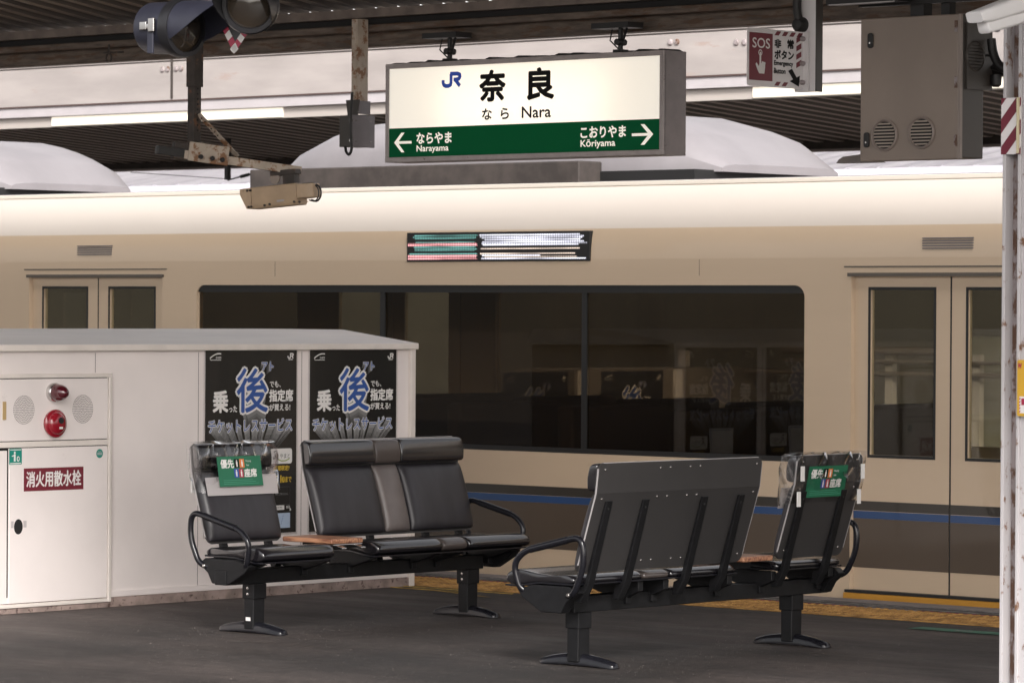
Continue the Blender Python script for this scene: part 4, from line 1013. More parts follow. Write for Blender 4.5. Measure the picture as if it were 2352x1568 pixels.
tag(obj('insulator_bracket', MB().prism([(q.x - .12, q2.z), (q.x - .10, q.z - .02), (q.x - .06, q.z), (q2.x, q.z + .02), (q2.x + .1, q2.z)], 1, 21.96, 22.04), m_beam2), 'dark insulator bracket just above the train roof beside the grey cabinet', 'bracket')

# ================================================================== STATION NAME SIGN
SX0, SX1 = at(885, 150, 1, 16.0).x, at(1524, 113, 1, 16.0).x; SZ1, SZ0 = 2.982, 2.426; SY = 16.0
sg = thing('station_sign', 'hanging illuminated white and green station name sign for Nara', 'sign', ((SX0 + SX1) / 2, SY + .09, SZ0))
D_ = .19
hs_ = MB(); hs_.box((SX0, SY + .0125, SZ1 - .006), (SX1, SY + D_, SZ1)); hs_.box((SX0, SY + .0125, SZ0), (SX1, SY + D_, SZ0 + .006)); hs_.box((SX0, SY + .0125, SZ0 + .006), (SX0 + .006, SY + D_, SZ1 - .006))
hs_.box((SX1 - .006, SY + .0125, SZ0 + .006), (SX1, SY + D_, SZ1 - .006)); hs_.box((SX0 + .006, SY + D_ - .006, SZ0 + .006), (SX1 - .006, SY + D_, SZ1 - .006))
hso = obj('housing', hs_, m_signside, sg)
li = MB(); li.box((SX0 + .007, SY + D_ - .009, SZ0 + .007), (SX1 - .007, SY + D_ - .007, SZ1 - .007)); li.box((SX0 + .007, SY + .014, SZ1 - .009), (SX1 - .007, SY + D_ - .01, SZ1 - .007)); li.box((SX0 + .007, SY + .014, SZ0 + .007), (SX1 - .007, SY + D_ - .01, SZ0 + .009))
obj('reflector', li, m_white, hso)
for tz_ in (.19, .36):
    obj('lamp_tube', MB().tube([(SX0 + .42, SY + .125, SZ0 + tz_), (SX1 - .42, SY + .125, SZ0 + tz_)], .014, 10), mat('tube_light', (1, .95, .86), .5, emit=3.0), hso)
fm = MB(); e1 = .028
fm.box((SX0, SY, SZ1 - e1), (SX1, SY + .02, SZ1)); fm.box((SX0, SY, SZ0), (SX1, SY + .02, SZ0 + e1)); fm.box((SX0, SY + .001, SZ0 + e1), (SX0 + e1, SY + .02, SZ1 - e1)); fm.box((SX1 - e1, SY + .001, SZ0 + e1), (SX1, SY + .02, SZ1 - e1))
obj('frame', fm, m_signframe, sg, bevel=.003)
ix0, ix1, iz0, iz1 = SX0 + e1, SX1 - e1, SZ0 + e1, SZ1 - e1; IW = ix1 - ix0; IH = iz1 - iz0
obj('lit_face', MB().box((ix0, SY + .006, iz0 + IH * .327), (ix1, SY + .0118, iz1)), m_signface, sg)
obj('green_band', MB().box((ix0, SY + .006, iz0), (ix1, SY + .0118, iz0 + IH * .3268)), m_signgreen, sg)
for M__, k__ in ((m_signface, .75), (m_signgreen, .8)):
    t_ = M__.node_tree; b_ = t_.nodes['Principled BSDF']; o_ = t_.nodes['Material Output']; tl_ = t_.nodes.new('ShaderNodeBsdfTranslucent'); tl_.inputs[0].default_value = b_.inputs['Base Color'].default_value
    mx_ = t_.nodes.new('ShaderNodeMixShader'); mx_.inputs[0].default_value = k__ * .55; t_.links.new(b_.outputs[0], mx_.inputs[1]); t_.links.new(tl_.outputs[0], mx_.inputs[2]); t_.links.new(mx_.outputs[0], o_.inputs[0])
a = Art((ix0, SY + .006, iz0), (1, 0, 0), (0, 0, 1), .0006)
U = lambda q: q * IW
V = lambda q: (1 - q) * IH
TT = lambda k, s, x0, y0, x1, y1, b=0: a.text(k, s, U(x0), V(y1), U(x1), V(y0), 1, b + .006)
TT('k', '奈', .349, .078, .442, .404, .032); TT('k', '良', .527, .077, .621, .406, .032)
TT('k', 'な', .358, .494, .393, .612, .026); TT('k', 'ら', .428, .494, .457, .612, .026); TT('k', 'Nara', .506, .488, .612, .610, .02)
jr(a, 'b', U(.204), V(.232), U(.278), V(.075), 1)
TT('w', 'ならやま', .108, .735, .2415, .855, .025); TT('w', 'Narayama', .108, .875, .230, .962, .018)
TT('w', 'こおりやま', .721, .732, .881, .852, .025); TT('w', 'Kōriyama', .721, .872, .844, .968, .018)
def arrow(x0, x1, y0, y1, s):
    xm = U((x0 + x1) / 2); yc = V((y0 + y1) / 2); w_ = U(x1 - x0) / 2; h = (V(y0) - V(y1)) / 2; t_ = .030
    f = lambda px, py: (xm + s * px * w_, yc + py * h)
    a.poly('w', [f(-1, -.13), f(.62, -.13), f(.62, .13), f(-1, .13)], 1)
    a.poly('w', [f(1, 0), f(.18, 1), f(-.18, 1), f(.58, 0)], 1.15); a.poly('w', [f(1, 0), f(.58, 0), f(-.18, -1), f(.18, -1)], 1.15)
arrow(.020, .088, .725, .945, -1); arrow(.903, .978, .725, .945, 1)
a.emit({'k': ('lettering', m_inkb), 'b': ('logo', m_jrblue), 'w': ('lettering', m_signwhite)}, sg)
cr = MB(); x = SX0 + .03
while x < SX1 - .02:
    h = random.uniform(.004, .016); L = random.uniform(.03, .14); cr.add([(x, SY + .01, SZ1), (x + L, SY + .01, SZ1), (x + L, SY + D_ - .02, SZ1), (x, SY + D_ - .02, SZ1), (x + L * .2, SY + .03, SZ1 + h), (x + L * .8, SY + .03, SZ1 + h * .8), (x + L * .8, SY + D_ - .04, SZ1 + h), (x + L * .2, SY + D_ - .04, SZ1 + h)],
          [(0, 1, 5, 4), (1, 2, 6, 5), (2, 3, 7, 6), (3, 0, 4, 7), (4, 5, 6, 7)]); x += L * random.uniform(.8, 1.1)
obj('soot_crust', cr, m_soot, sg)
for px in (1028, 1420):
    q = at(px, 100, 1, SY + .06); hx = q.x
    h = MB(); h.tube([(hx, SY + .08, SZ1 - .01), (hx, SY + .08, SZ1 + .16)], .014, 8); h.tube([(hx, SY + .08, SZ1 + .03), (hx + .03, SY + .08, SZ1 + .10), (hx + .06, SY + .06, SZ1 + .13)], .008, 6)
    h.tube([(hx - .01, SY + .08, SZ1 + .02), (hx - .05, SY + .05, SZ1 + .07), (hx - .06, SY + .08, SZ1 + .13)], .004, 6); h.box((hx - .03, SY + .05, SZ1), (hx + .03, SY + .11, SZ1 + .02)); h.lathe((hx, SY + .045, SZ1 + .06), (0, 1, 0), [(0, .018), (.07, .018)], 10)
    h.box((hx - .16, SY + .02, SZ1 + .135), (hx + .10, SY + .15, SZ1 + .165))
    obj('hanger', h, m_hose, sg)

# ================================================================== EMERGENCY BUTTON SIGN AND HANGING POST
CY = 15.62
q0 = at(1824, 212, 1, CY); q1 = at(1872, 212, 1, CY)
hp = thing('hanging_post', 'white steel channel hanging from the canopy beside the grey cabinet', 'post', (q0.x, CY, q0.z))
obj('channel', MB().box((q0.x, CY, q0.z), (q1.x, CY + .05, 3.9)), m_whitep, hp, bevel=.004)
obj('channel_side', MB().box((q1.x + .0005, CY + .001, q0.z - .002), (q1.x + .004, CY + .055, 3.9)), m_cabside, hp)  # dark side face of the channel
cab = [at(1832, -20, 1, CY - .03), at(1830, 20, 1, CY - .03), at(1834, 45, 1, CY - .03), at(1843, 60, 1, CY - .02)]
obj('cable', MB().tube(smooth_path(cab, .05), .022, 12), m_hose, hp, smooth=True)
q = at(1843, 58, 1, CY); obj('cable_gland', MB().lathe((q.x, CY, q.z), (0, -1, 0), [(0, .040), (.03, .040), (.05, .028), (.055, 0)], 18), m_hose, hp, smooth=True)
qx = at(1850, 140, 1, CY).x; PX = qx
sT = at(1850, 77, 0, PX); sB = at(1847, 206, 0, PX); sw = .455
es = thing('emergency_sign', 'red and white flag sign for the emergency button, hanging left of the grey cabinet', 'sign', (PX, CY - .2, sB.z))
ZT, ZB = sT.z + .005, sB.z - .0; YR = CY - .012; YL_ = YR - sw; SH = ZT - ZB
obj('plate', MB().prism(rrect(YL_, ZB, YR, ZT, .018), 0, PX - .004, PX), m_whitep, es)
a = Art((PX, YL_, ZB), (0, 1, 0), (0, 0, 1), .0007)
W_ = sw; H_ = SH
a.rect('m', W_ * .03, H_ * .10, W_ * .44, H_ * .92, 1)
a.text('w', 'SOS', W_ * .085, H_ * .66, W_ * .39, H_ * .83, 2, .02)
# pointing hand
hx, hy = W_ * .235, H_ * .22; s_ = H_ * .36
a.poly('w', [(hx - s_ * .14, hy), (hx + s_ * .26, hy), (hx + s_ * .32, hy + s_ * .30), (hx + s_ * .32, hy + s_ * .50), (hx - s_ * .12, hy + s_ * .50), (hx - s_ * .16, hy + s_ * .34), (hx - s_ * .34, hy + s_ * .52), (hx - s_ * .42, hy + s_ * .44), (hx - s_ * .30, hy + s_ * .22)], 2)
for q_ in (.10, .20, .29): a.ell('w', hx + s_ * q_, hy + s_ * (.54 - q_ * .15), s_ * .052, s_ * .07, 2.1)
a.rect('w', hx - s_ * .12, hy + s_ * .40, hx + s_ * .01, hy + s_ * .98, 2.2, .003); a.ell('w', hx - s_ * .055, hy + s_ * 1.0, s_ * .15, s_ * .15, 2.3); a.ell('m2', hx - s_ * .055, hy + s_ * 1.0, s_ * .10, s_ * .10, 2.8); a.ell('w', hx - s_ * .055, hy + s_ * .98, s_ * .06, s_ * .06, 3.4); a.rect('w', hx - s_ * .11, hy + s_ * .70, hx + s_ * .0, hy + s_ * .97, 3.5)
a.text('k', '非', W_ * .475, H_ * .69, W_ * .585, H_ * .83, 2, .05); a.text('k', '常', W_ * .70, H_ * .69, W_ * .81, H_ * .84, 2, .05)
a.text('k', 'ボタン', W_ * .475, H_ * .50, W_ * .81, H_ * .645, 2, .05)
a.text('k', 'Emergency', W_ * .465, H_ * .365, W_ * .80, H_ * .465, 2, .04); a.text('k', 'Button', W_ * .465, H_ * .245, W_ * .665, H_ * .335, 2, .04)
for k in range(4):
    x0 = W_ * (.47 + .13 * k); a.poly('m', [(x0, H_ * .90), (x0 + W_ * .075, H_ * .90), (x0 + W_ * .12, H_ * .975), (x0 + W_ * .045, H_ * .975)], 1)
    if k < 2: a.poly('m', [(x0, H_ * .03), (x0 + W_ * .075, H_ * .03), (x0 + W_ * .12, H_ * .10), (x0 + W_ * .045, H_ * .10)], 1)
for k in range(4):
    y0 = H_ * (.36 + .145 * k); a.poly('m', [(W_ * .86, y0), (W_ * .95, y0 + H_ * .06), (W_ * .95, y0 + H_ * .155), (W_ * .86, y0 + H_ * .09)], 1)
g_ = [(.70, .33), (.76, .36), (.84, .20), (.905, .225), (.90, .045), (.745, .145), (.80, .17)]
a.poly('k', [(W_ * p, H_ * q) for p, q in [(.715, .30), (.78, .345), (.865, .20), (.925, .235), (.905, .04), (.74, .125), (.80, .16)]], 3)
a.emit({'m': ('red_panel', m_maroon), 'm2': ('red_panel', m_maroon), 'w': ('lettering', m_white), 'k': ('lettering', m_inkb)}, es)
bk = MB().box((PX - .002, CY - .018, ZB - .01), (PX + .03, CY - .004, ZT)); obj('mounting_strip', bk, m_whitep, es)
bb = MB()
for f__ in (.12, .45, .88): bb.lathe((PX + .002, CY - .018, ZB + SH * f__), (0, -1, 0), [(0, .013), (.02, .012), (.03, .005)], 10)
obj('mounting_bolt', bb, m_pillar2, es, smooth=True)

# ================================================================== GREY CABINET
KY = 15.5
kx0, kx1 = at(1976, 200, 1, KY).x, at(2204, 200, 1, KY).x; kz1, kz0 = 3.04, 2.338; kd = .20
kb_ = thing('hanging_cabinet', 'large grey-brown equipment cabinet with two round louvres hanging from the canopy', 'cabinet', ((kx0 + kx1) / 2, KY + .1, kz0))
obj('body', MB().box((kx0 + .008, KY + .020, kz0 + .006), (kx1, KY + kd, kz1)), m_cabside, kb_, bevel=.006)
obj('door', MB().box((kx0, KY, kz0), (kx1 - .012, KY + .018, kz1)), m_cabinet, kb_, bevel=.006)
obj('door_rim', MB().box((kx1 - .011, KY + .002, kz0 + .002), (kx1 + .004, KY + .0195, kz1 - .002)), mat('cabinet_rim', (.26, .215, .19), .4), kb_)
for px, py in ((2001, 94), (1992, 322)):
    q = at(px, py, 1, KY); hh = obj('handle', MB().prism(rrect(q.x - .016, q.z - .037, q.x + .016, q.z + .037, .012), 1, KY - .012, KY), m_hose, kb_, bevel=.004)
    obj('keyhole', MB().disc((q.x, KY - .0125, q.z - .012), (0, -1, 0), .005, .001, 8), m_steel, hh)
def louvre(c, ax, r, side=False):
    lv = MB().lathe(c, ax, [(0, r + .008), (.012, r + .006), (.016, r), (.010, r - .004), (.004, r - .005)], 36)
    o = obj('louvre', lv, mat('louvre_rim', (.27, .225, .20), .4) if not side else m_cabside, kb_, smooth=True)
    s2 = MB(); n = 8
    for k in range(n):
        z = c[2] - r * .88 + 2 * r * .88 * (k + .5) / n; hw = math.sqrt(max(0, r * r - (z - c[2]) ** 2)) - .008; h = r * 1.76 / n * .24
        if ax[1]: s2.add([(c[0] - hw, c[1] - .011, z - h), (c[0] + hw, c[1] - .011, z - h), (c[0] + hw, c[1] - .0065, z + h), (c[0] - hw, c[1] - .0065, z + h)], [(0, 1, 2, 3)])
        else: s2.add([(c[0] + .018, c[1] - hw, z - h), (c[0] + .018, c[1] + hw, z - h), (c[0] + .005, c[1] + hw, z + h), (c[0] + .005, c[1] - hw, z + h)], [(0, 1, 2, 3)])
    obj('slats', s2, mat('louvre_slat', (.42, .36, .31), .35) if not side else m_cabside, o)
    obj('louvre_back', MB().disc((c[0] - ax[0] * -.0045, c[1] + ax[1] * .0045, c[2]), ax, r - .006, .0005, 30), m_dark, o)
for px, py in ((2033, 311), (2118, 305)): q = at(px, py, 1, KY); louvre((q.x, KY, q.z), (0, -1, 0), .072)
louvre((kx1 + .0005, KY + .115, kz1 - .20), (1, 0, 0), .07, True)
hg = MB()
for zz in (kz1 - .06, kz1 - .33, kz0 + .09): hg.box((kx1 - .030, KY - .003, zz - .028), (kx1 - .014, KY + .002, zz + .028))
obj('hinge', hg, m_pillar2, kb_)
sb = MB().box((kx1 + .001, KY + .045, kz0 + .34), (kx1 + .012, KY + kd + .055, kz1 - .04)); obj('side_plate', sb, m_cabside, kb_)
fm = MB(); fm.box((kx0 - .03, KY + .02, kz1 + .06), (kx1 + .25, KY + .06, kz1 + .10)); fm.box((kx0 + .28, KY + .03, kz1), (kx0 + .36, KY + .10, kz1 + .5)); fm.box((kx0 + .45, KY + .05, kz1), (kx0 + .50, KY + .10, kz1 + .5))
fm.box((kx0 - .14, KY - .10, kz1 + .07), (kx0 + .30, KY + .0, kz1 + .13))
obj('hanging_frame', fm, m_hose, kb_)
fl = MB().box((kx0 - .12, KY - .104, kz1 + .065), (kx0 + .28, KY - .098, kz1 + .071)); obj('frame_edge', fl, m_edge, kb_)
# conduits behind, running to the pillar
cp_ = thing('cable_run', 'black conduits and cables running between grey cabinet and the rusty pillar', 'cables', at(2280, 150, 1, 15.8))
c_ = MB(); c_.tube([at(2235, 156, 1, 15.8), at(2330, 165, 1, 15.8)], .030, 10); c_.tube([at(2235, 140, 1, 15.75), at(2320, 170, 1, 15.75)], .010, 8)
c_.tube(smooth_path([at(2277, 90, 1, 15.7), at(2280, 120, 1, 15.7), at(2292, 150, 1, 15.7), at(2330, 172, 1, 15.7)], .1), .022, 10); c_.tube([at(2250, 128, 1, 15.7), at(2282, 128, 1, 15.7)], .006, 6)
c_.lathe(at(2288, 172, 1, 15.75), (0, 0, -1), [(0, .028), (.05, .026), (.06, .015)], 10)
obj('conduit', c_, m_hose, cp_, smooth=True)

# ================================================================== PILLAR
PYL = 13.3; px0 = at(2299, 900, 1, PYL).x
pi = thing('steel_pillar', 'white painted H section steel pillar with rust, at the right edge', 'pillar', (px0 + .09, PYL + .08, 0))
FW = .16; FD = .20
obj('flange', MB().box((px0, PYL, 0), (px0 + .016, PYL + FW, 4.0)), m_pillar, pi, bevel=.002)
obj('flange', MB().box((px0 + .075, PYL, 0), (px0 + .09, PYL + FW, 4.0)), m_pillar, pi, bevel=.002)
obj('web', MB().box((px0 + .0165, PYL + .055, 0), (px0 + .0745, PYL + .068, 4.0)), m_pillar2, pi)
obj('side_plate', MB().box((px0 + .0905, PYL + .01, 0), (px0 + .30, PYL + .026, 4.0)), m_pillar, pi)
# warning stripes
zt_, zb_ = 2.478, 2.247
tape = MB().box((px0 - .004, PYL - .006, zb_), (px0 + .094, PYL - .002, zt_)); tape.box((px0 - .004, PYL - .002, zb_), (px0 - .001, PYL + FW, zt_))
to_ = obj('warning_wrap', tape, m_whitep, pi)
a = Art((px0 - .004, PYL - .006, zb_), (1, 0, 0), (0, 0, 1), .0006); hh = zt_ - zb_; ww = .098
def clip(poly, ax, lim, keep_less):
    out = []
    for i in range(len(poly)):
        p, q = poly[i - 1], poly[i]; ip = (p[ax] <= lim) == keep_less; iq = (q[ax] <= lim) == keep_less
        if ip != iq:
            t = (lim - p[ax]) / (q[ax] - p[ax]); out.append((p[0] + (q[0] - p[0]) * t, p[1] + (q[1] - p[1]) * t))
        if iq: out.append(q)
    return out
for k in range(-1, 4):
    z0 = k * .115 - .03; pl_ = [(0, z0), (ww, z0 + .115), (ww, z0 + .175), (0, z0 + .06)]
    pl_ = clip(clip(pl_, 1, hh, True), 1, 0, False)
    if len(pl_) > 2: a.poly('r', pl_, 1)
a.emit({'r': ('warning_stripe', mat('stripe_red', (.15, .012, .028), .5))}, to_)
obj('edge_guard', MB().box((px0 + .0795, PYL - .018, zb_ + .003), (px0 + .088, PYL - .0075, zt_)), mat('cream_guard', (.62, .55, .36), .4), pi)
q = at(2336, 826, 1, PYL - .02); yz1 = q.z; yz0 = at(2336, 955, 1, PYL - .02).z
yp = thing('yellow_warning_plate', 'yellow notice plate with rounded corners fixed on the rusty pillar', 'notice', (q.x, PYL - .01, yz0))
obj('plate', MB().prism(rrect(q.x, yz0, q.x + .20, yz1, .008), 1, PYL - .018, PYL - .004), m_yellow, yp)
a = Art((q.x, PYL - .018, yz0), (1, 0, 0), (0, 0, 1), .0007)
a.text('r', 'W', .004, yz1 - yz0 - .036, .022, yz1 - yz0 - .014, 1, .04)
a.rect('w', .012, .012, .18, .08, 1)
for k in range(5): a.poly('r', [(.012, .014 + k * .013), (.018, .018 + k * .013), (.018, .025 + k * .013), (.012, .020 + k * .013)], 2)
a.rect('r', .022, .045, .17, .072, 2)
a.emit({'r': ('lettering', m_crim), 'w': ('label', m_white)}, yp)

# white camera at top right
cc = thing('security_camera', 'white bullet security camera cut by the top right corner', 'camera', at(2300, 40, 1, 12.6))
c0 = at(2262, 46, 1, 12.6); axc = (at(2400, 2, 1, 12.9) - c0); L = axc.length; axn = axc.normalized(); sdv = axn.cross(Vector((0, 0, 1))).normalized(); upv = sdv.cross(axn)
def hull(w0, h0, prof2):
    rings = []
    for tt_, ws, dz0, dz1 in prof2:
        c = c0 + axn * (L * tt_); r = []
        for p, q in rrect(-1, -1, 1, 1, .45, 4):
            zz = (dz0 + dz1) / 2 + (dz1 - dz0) / 2 * q; r.append(c + sdv * (p * w0 * ws) + upv * zz)
        rings.append(r)
    return MB().loft(rings)
obj('sunshield', hull(.048, .04, [(-.16, .95, .030, .040), (-.15, 1, .0, .044), (.0, 1.05, -.012, .046), (.5, 1.1, -.016, .055), (1.2, 1.1, -.016, .060)]), m_cctv, cc, smooth=True)
obj('barrel', hull(.040, .04, [(-.06, .7, -.040, -.01), (-.04, .9, -.052, .0), (.3, 1, -.056, .0), (1.2, 1, -.060, .0)]), m_cctv, cc, smooth=True)
obj('sensor_window', MB().lathe(c0 + axn * (L * .16) - upv * .054, -upv, [(0, .012), (.006, .011), (.008, .006)], 14), mat('lens_grey', (.35, .33, .34), .2), cc, smooth=True)
obj('mount_arm', MB().tube([c0 + axn * L * 1.0, Vector((px0 + .25, PYL + .015, c0.z + .05))], .018, 10), m_cctv, cc, smooth=True)

# ================================================================== CCTV ARM ON THE LEFT
MX = 15.5
ma = thing('camera_bracket', 'rusty hanging bracket arm with diagonal brace that carries the tan camera', 'bracket', at(447, 340, 1, MX))
q = at(447, 340, 1, MX); zz0 = q.z; hx = q.x
obj('hanging_tube', MB().box((hx - .030, MX - .03, zz0), (hx + .022, MX + .03, 2.93)), m_rustd, ma, bevel=.003)
obj('outer_sleeve', MB().box((hx - .036, MX - .036, 2.865), (hx + .032, MX + .036, 3.2)), m_rustd, ma, bevel=.003)
hl = MB()
for k in range(14): hl.disc((hx + .023, MX - .0, zz0 + .10 + k * .030), (1, 0, 0), .006, .002, 8)
obj('adjusting_hole', hl, m_dark, ma)
bt = MB(); bt.disc((hx - .03, MX, 2.90), (-1, 0, 0), .008, .03, 8); bt.disc((hx - .03, MX, 2.77), (-1, 0, 0), .009, .02, 8); obj('set_bolt', bt, m_hose, ma)
# arm: sloping slightly down as it runs away towards the track
a0 = at(405, 352, 1, MX - .12); a1 = at(688, 392, 1, MX + .55)
ad_ = (a1 - a0); an = ad_.normalized(); as_ = an.cross(Vector((0, 0, 1))).normalized(); au = as_.cross(an)
def obox(c, d, s, u, l0, l1, w0, w1, h0, h1):
    P8 = [c + d * l + s * w_ + u * h for h in (h0, h1) for l, w_ in ((l0, w0), (l1, w0), (l1, w1), (l0, w1))]
    return MB().add(P8, [(0, 3, 2, 1), (4, 5, 6, 7), (0, 1, 5, 4), (1, 2, 6, 5), (2, 3, 7, 6), (3, 0, 4, 7)])
LA = ad_.length
obj('arm_rail', obox(a0, an, as_, au, .05, LA, -.03, .03, -.022, -.004), m_rustd, ma)
obj('arm_side', obox(a0, an, as_, au, .04, LA, .026, .031, -.026, .022), m_rustw, ma)
obj('arm_side', obox(a0, an, as_, au, .04, LA + .02, -.031, -.026, -.024, .026), m_rustd, ma)
obj('clamp', obox(a0, an, as_, au, .06, .30, .031, .05, -.035, .075), m_rustw, ma, bevel=.005)
obj('clamp_block', obox(a0, an, as_, au, -.02, .22, -.05, .026, -.03, .065), m_rustd, ma, bevel=.005)
obj('arm_stub', obox(a0, an, as_, au, -.12, .05, -.03, .03, -.02, .03), m_hose, ma, bevel=.003)
cb = MB()
for l in (.13, .20, .26): cb.lathe(a0 + an * l + as_ * .05 + au * (-.005), as_, [(0, .014), (.016, .014), (.02, .008)], 8)
obj('clamp_bolt', cb, m_hose, ma)
cn = MB().lathe((hx - .005, MX, zz0 - .02), (0, 0, 1), [(0, .075), (.02, .06), (.05, .045), (.06, .03)], 14); obj('collar', cn, m_rustd, ma)
s0 = at(456, 262, 1, MX); s1 = at(546, 360, 1, MX + .24)
sd_ = (s1 - s0).normalized(); ss = sd_.cross(Vector((0, 1, 0))).normalized(); su = ss.cross(sd_)
br_ = obj('brace', obox(s0, sd_, ss, su, 0, (s1 - s0).length, -.016, .016, -.003, .003), m_rustw, ma)
hl = MB()
for k in range(6): hl.disc(s0 + sd_ * (.03 + k * .028) - su * .0035 * (1 if su.y > 0 else -1), Vector((0, -1, 0)), .006, .001, 8)
obj('brace_hole', hl, m_dark, br_)
# tan camera housing under the arm
hc = at(635, 452, 1, MX + .45); hcx = hc
cm = thing('camera_housing', 'tan weathered box camera hanging under the end of the rusty arm', 'camera', (hc.x, hc.y, hc.z))
q0 = at(578, 462, 1, hc.y - .05); q1 = at(720, 440, 1, hc.y - .05)
dirc = (at(690, 440, 1, hc.y - .05) - at(582, 455, 1, hc.y - .05)); dirc.y = .10; dirc.normalize(); sc_ = dirc.cross(Vector((0, 0, 1))).normalized(); uc = sc_.cross(dirc)
ctr = at(590, 456, 1, hc.y - .04); Lh = .31
body = MB(); hw_, hh_ = .062, .062
body.loft([[ctr + dirc * l + sc_ * (p * hw_) + uc * (q * hh_ + .0) for p, q in ((-1, -.72), (-.8, -1), (.8, -1), (1, -.72), (1, .95), (.9, 1), (-.9, 1), (-1, .95))] for l in (0, Lh * .98)])
obj('case', body, m_tan, cm, bevel=.004)
lipz = obox(ctr, dirc, sc_, uc, -.003, Lh * .985, -hw_ - .004, hw_ + .004, -.046, -.040); obj('seam_flange', lipz, m_tan, cm)
hood = MB(); hood.loft([[ctr + dirc * l + sc_ * (p * hw_ * 1.05) + uc * z for p, z in ((-1, zl), (1, zl), (1, zh), (-1, zh))] for l, zl, zh in ((.0, -.062, .060), (-.035, -.060, .060), (-.075, .025, .058))]); obj('sun_hood', hood, m_tan, cm, bevel=.003)
rear = MB(); rc_ = ctr + dirc * (Lh * .985)
rear.loft([[rc_ + dirc * l + sc_ * (p * hw_ * sw_) + uc * (q * hh_ * .96) for p, q in ((-1, -.45), (1, -.45), (1, .9), (-1, .9))] for l, sw_ in ((0, 1.0), (.05, .96), (.085, .8), (.10, .6))]); obj('rear_cap', rear, m_tan, cm, bevel=.004)
cr_ = MB(); e0 = rc_ + dirc * .04; cpts = [e0 + uc * .055 - dirc * .02, e0 + uc * .058 + dirc * .04, e0 + uc * .03 + dirc * .085, e0 - uc * .02 + dirc * .09, e0 - uc * .055 + dirc * .06, e0 - uc * .04 + dirc * .02]
cr_.tube(smooth_path(cpts, .03), .0055, 8); cr_.tube(smooth_path([p_ + sc_ * .012 - dirc * .008 for p_ in cpts], .03), .004, 8)
obj('cable_loop', cr_, m_hose, cm, smooth=True)
tp_ = ctr + dirc * (Lh * .48) + uc * hh_
yk = MB(); yk.lathe(tp_ + sc_ * .03 + uc * .04, sc_, [(-.004, .032), (.004, .032)], 20); yk.lathe(tp_ + sc_ * -.03 + uc * .04 + dirc * .07, sc_, [(-.02, .026), (.02, .026)], 18)
obj('tilt_plate', yk, m_cabinet, cm)
yk = MB(); yk.add(obox(tp_ + dirc * .03, dirc, sc_, uc, -.06, .11, -.035, .035, .055, .085).v, [(0, 3, 2, 1), (4, 5, 6, 7), (0, 1, 5, 4), (1, 2, 6, 5), (2, 3, 7, 6), (3, 0, 4, 7)]); yk.add(obox(tp_ + dirc * .07, dirc, sc_, uc, -.02, .06, -.03, .03, .0, .06).v, [(0, 3, 2, 1), (4, 5, 6, 7), (0, 1, 5, 4), (1, 2, 6, 5), (2, 3, 7, 6), (3, 0, 4, 7)])
obj('yoke', yk, m_rustd, cm, bevel=.003)
bn = MB()
for l, z in ((-.02, .045), (.0, .045), (-.018, -.05), (.0, -.05), (.09, -.05), (.125, -.046), (.29, -.046), (.325, -.05)): bn.lathe(ctr + dirc * l + sc_ * (hw_ * 1.04) + uc * z, sc_, [(0, .007), (.008, .007), (.01, .003)], 8)
obj('case_screw', bn, m_rustd, cm)
lb = obox(ctr, dirc, sc_, uc, .17, .22, hw_ * 1.0, hw_ * 1.0 + .001, -.037, -.026); obj('case_label', lb, m_edge, cm)

# small junction box hanging from a rusty post
jp = at(813, 240, 1, 16.0); jt = thing('hanging_channel', 'rusty cream channel post hanging from the canopy left of the station sign', 'post', (jp.x, 16.0, jp.z))
obj('channel', MB().box((jp.x - .022, 16.0, jp.z), (jp.x + .016, 16.05, 3.25)), m_rustw, jt, bevel=.002)
obj('side', MB().box((jp.x + .0165, 16.005, jp.z), (jp.x + .022, 16.09, 3.25)), m_rustw, jt)
jb = thing('junction_box', 'small grey junction box with looped cable left of the station sign', 'junction box', (jp.x, 16.0, at(815, 338, 1, 16.0).z))
z1, z0 = at(815, 266, 1, 16.0).z, at(815, 338, 1, 16.0).z
bxx = at(779, 300, 1, 15.95).x; bxe = at(808, 300, 1, 15.95).x
obj('box', MB().box((bxx, 15.95, z0), (bxe + .0, 16.10, z1)), m_cabside, jb, bevel=.004)
obj('lid', MB().box((bxe + .0005, 15.945, z0 - .002), (bxe + .014, 16.125, z1 + .002)), m_jbox, jb, bevel=.004)
ct = MB()
for z in (z1 - .03, z0 + .035): ct.box((bxe - .01, 15.938, z - .008), (bxe + .016, 15.946, z + .008))
for y, z in ((15.97, z1 - .03), (16.09, z1 - .03), (15.97, z0 + .03), (16.09, z0 + .03)): ct.disc((bxe + .014, y, z), (1, 0, 0), .004, .002, 8)
obj('catch', ct, m_steel, jb)
obj('hanger_plate', MB().prism([(jp.x - .055, z1 + .09), (jp.x + .05, z1 + .09), (jp.x + .035, z1 + .0), (jp.x - .04, z1 + .0)], 1, 15.99, 15.998), m_cabside, jb)
obj('hanger_plate', MB().box((jp.x + .03, 16.0, z1 + .01), (jp.x + .034, 16.10, z1 + .085)), m_jbox, jb)
cbp = [at(809, 212, 1, 15.93), at(806, 260, 1, 15.93), at(805, 300, 1, 15.93), at(808, 345, 1, 15.93), at(802, 357, 1, 15.93), at(795, 350, 1, 15.93), at(793, 338, 1, 15.95)]
obj('cable', MB().tube(smooth_path(cbp, .04), .008, 8), m_hose, jb, smooth=True)

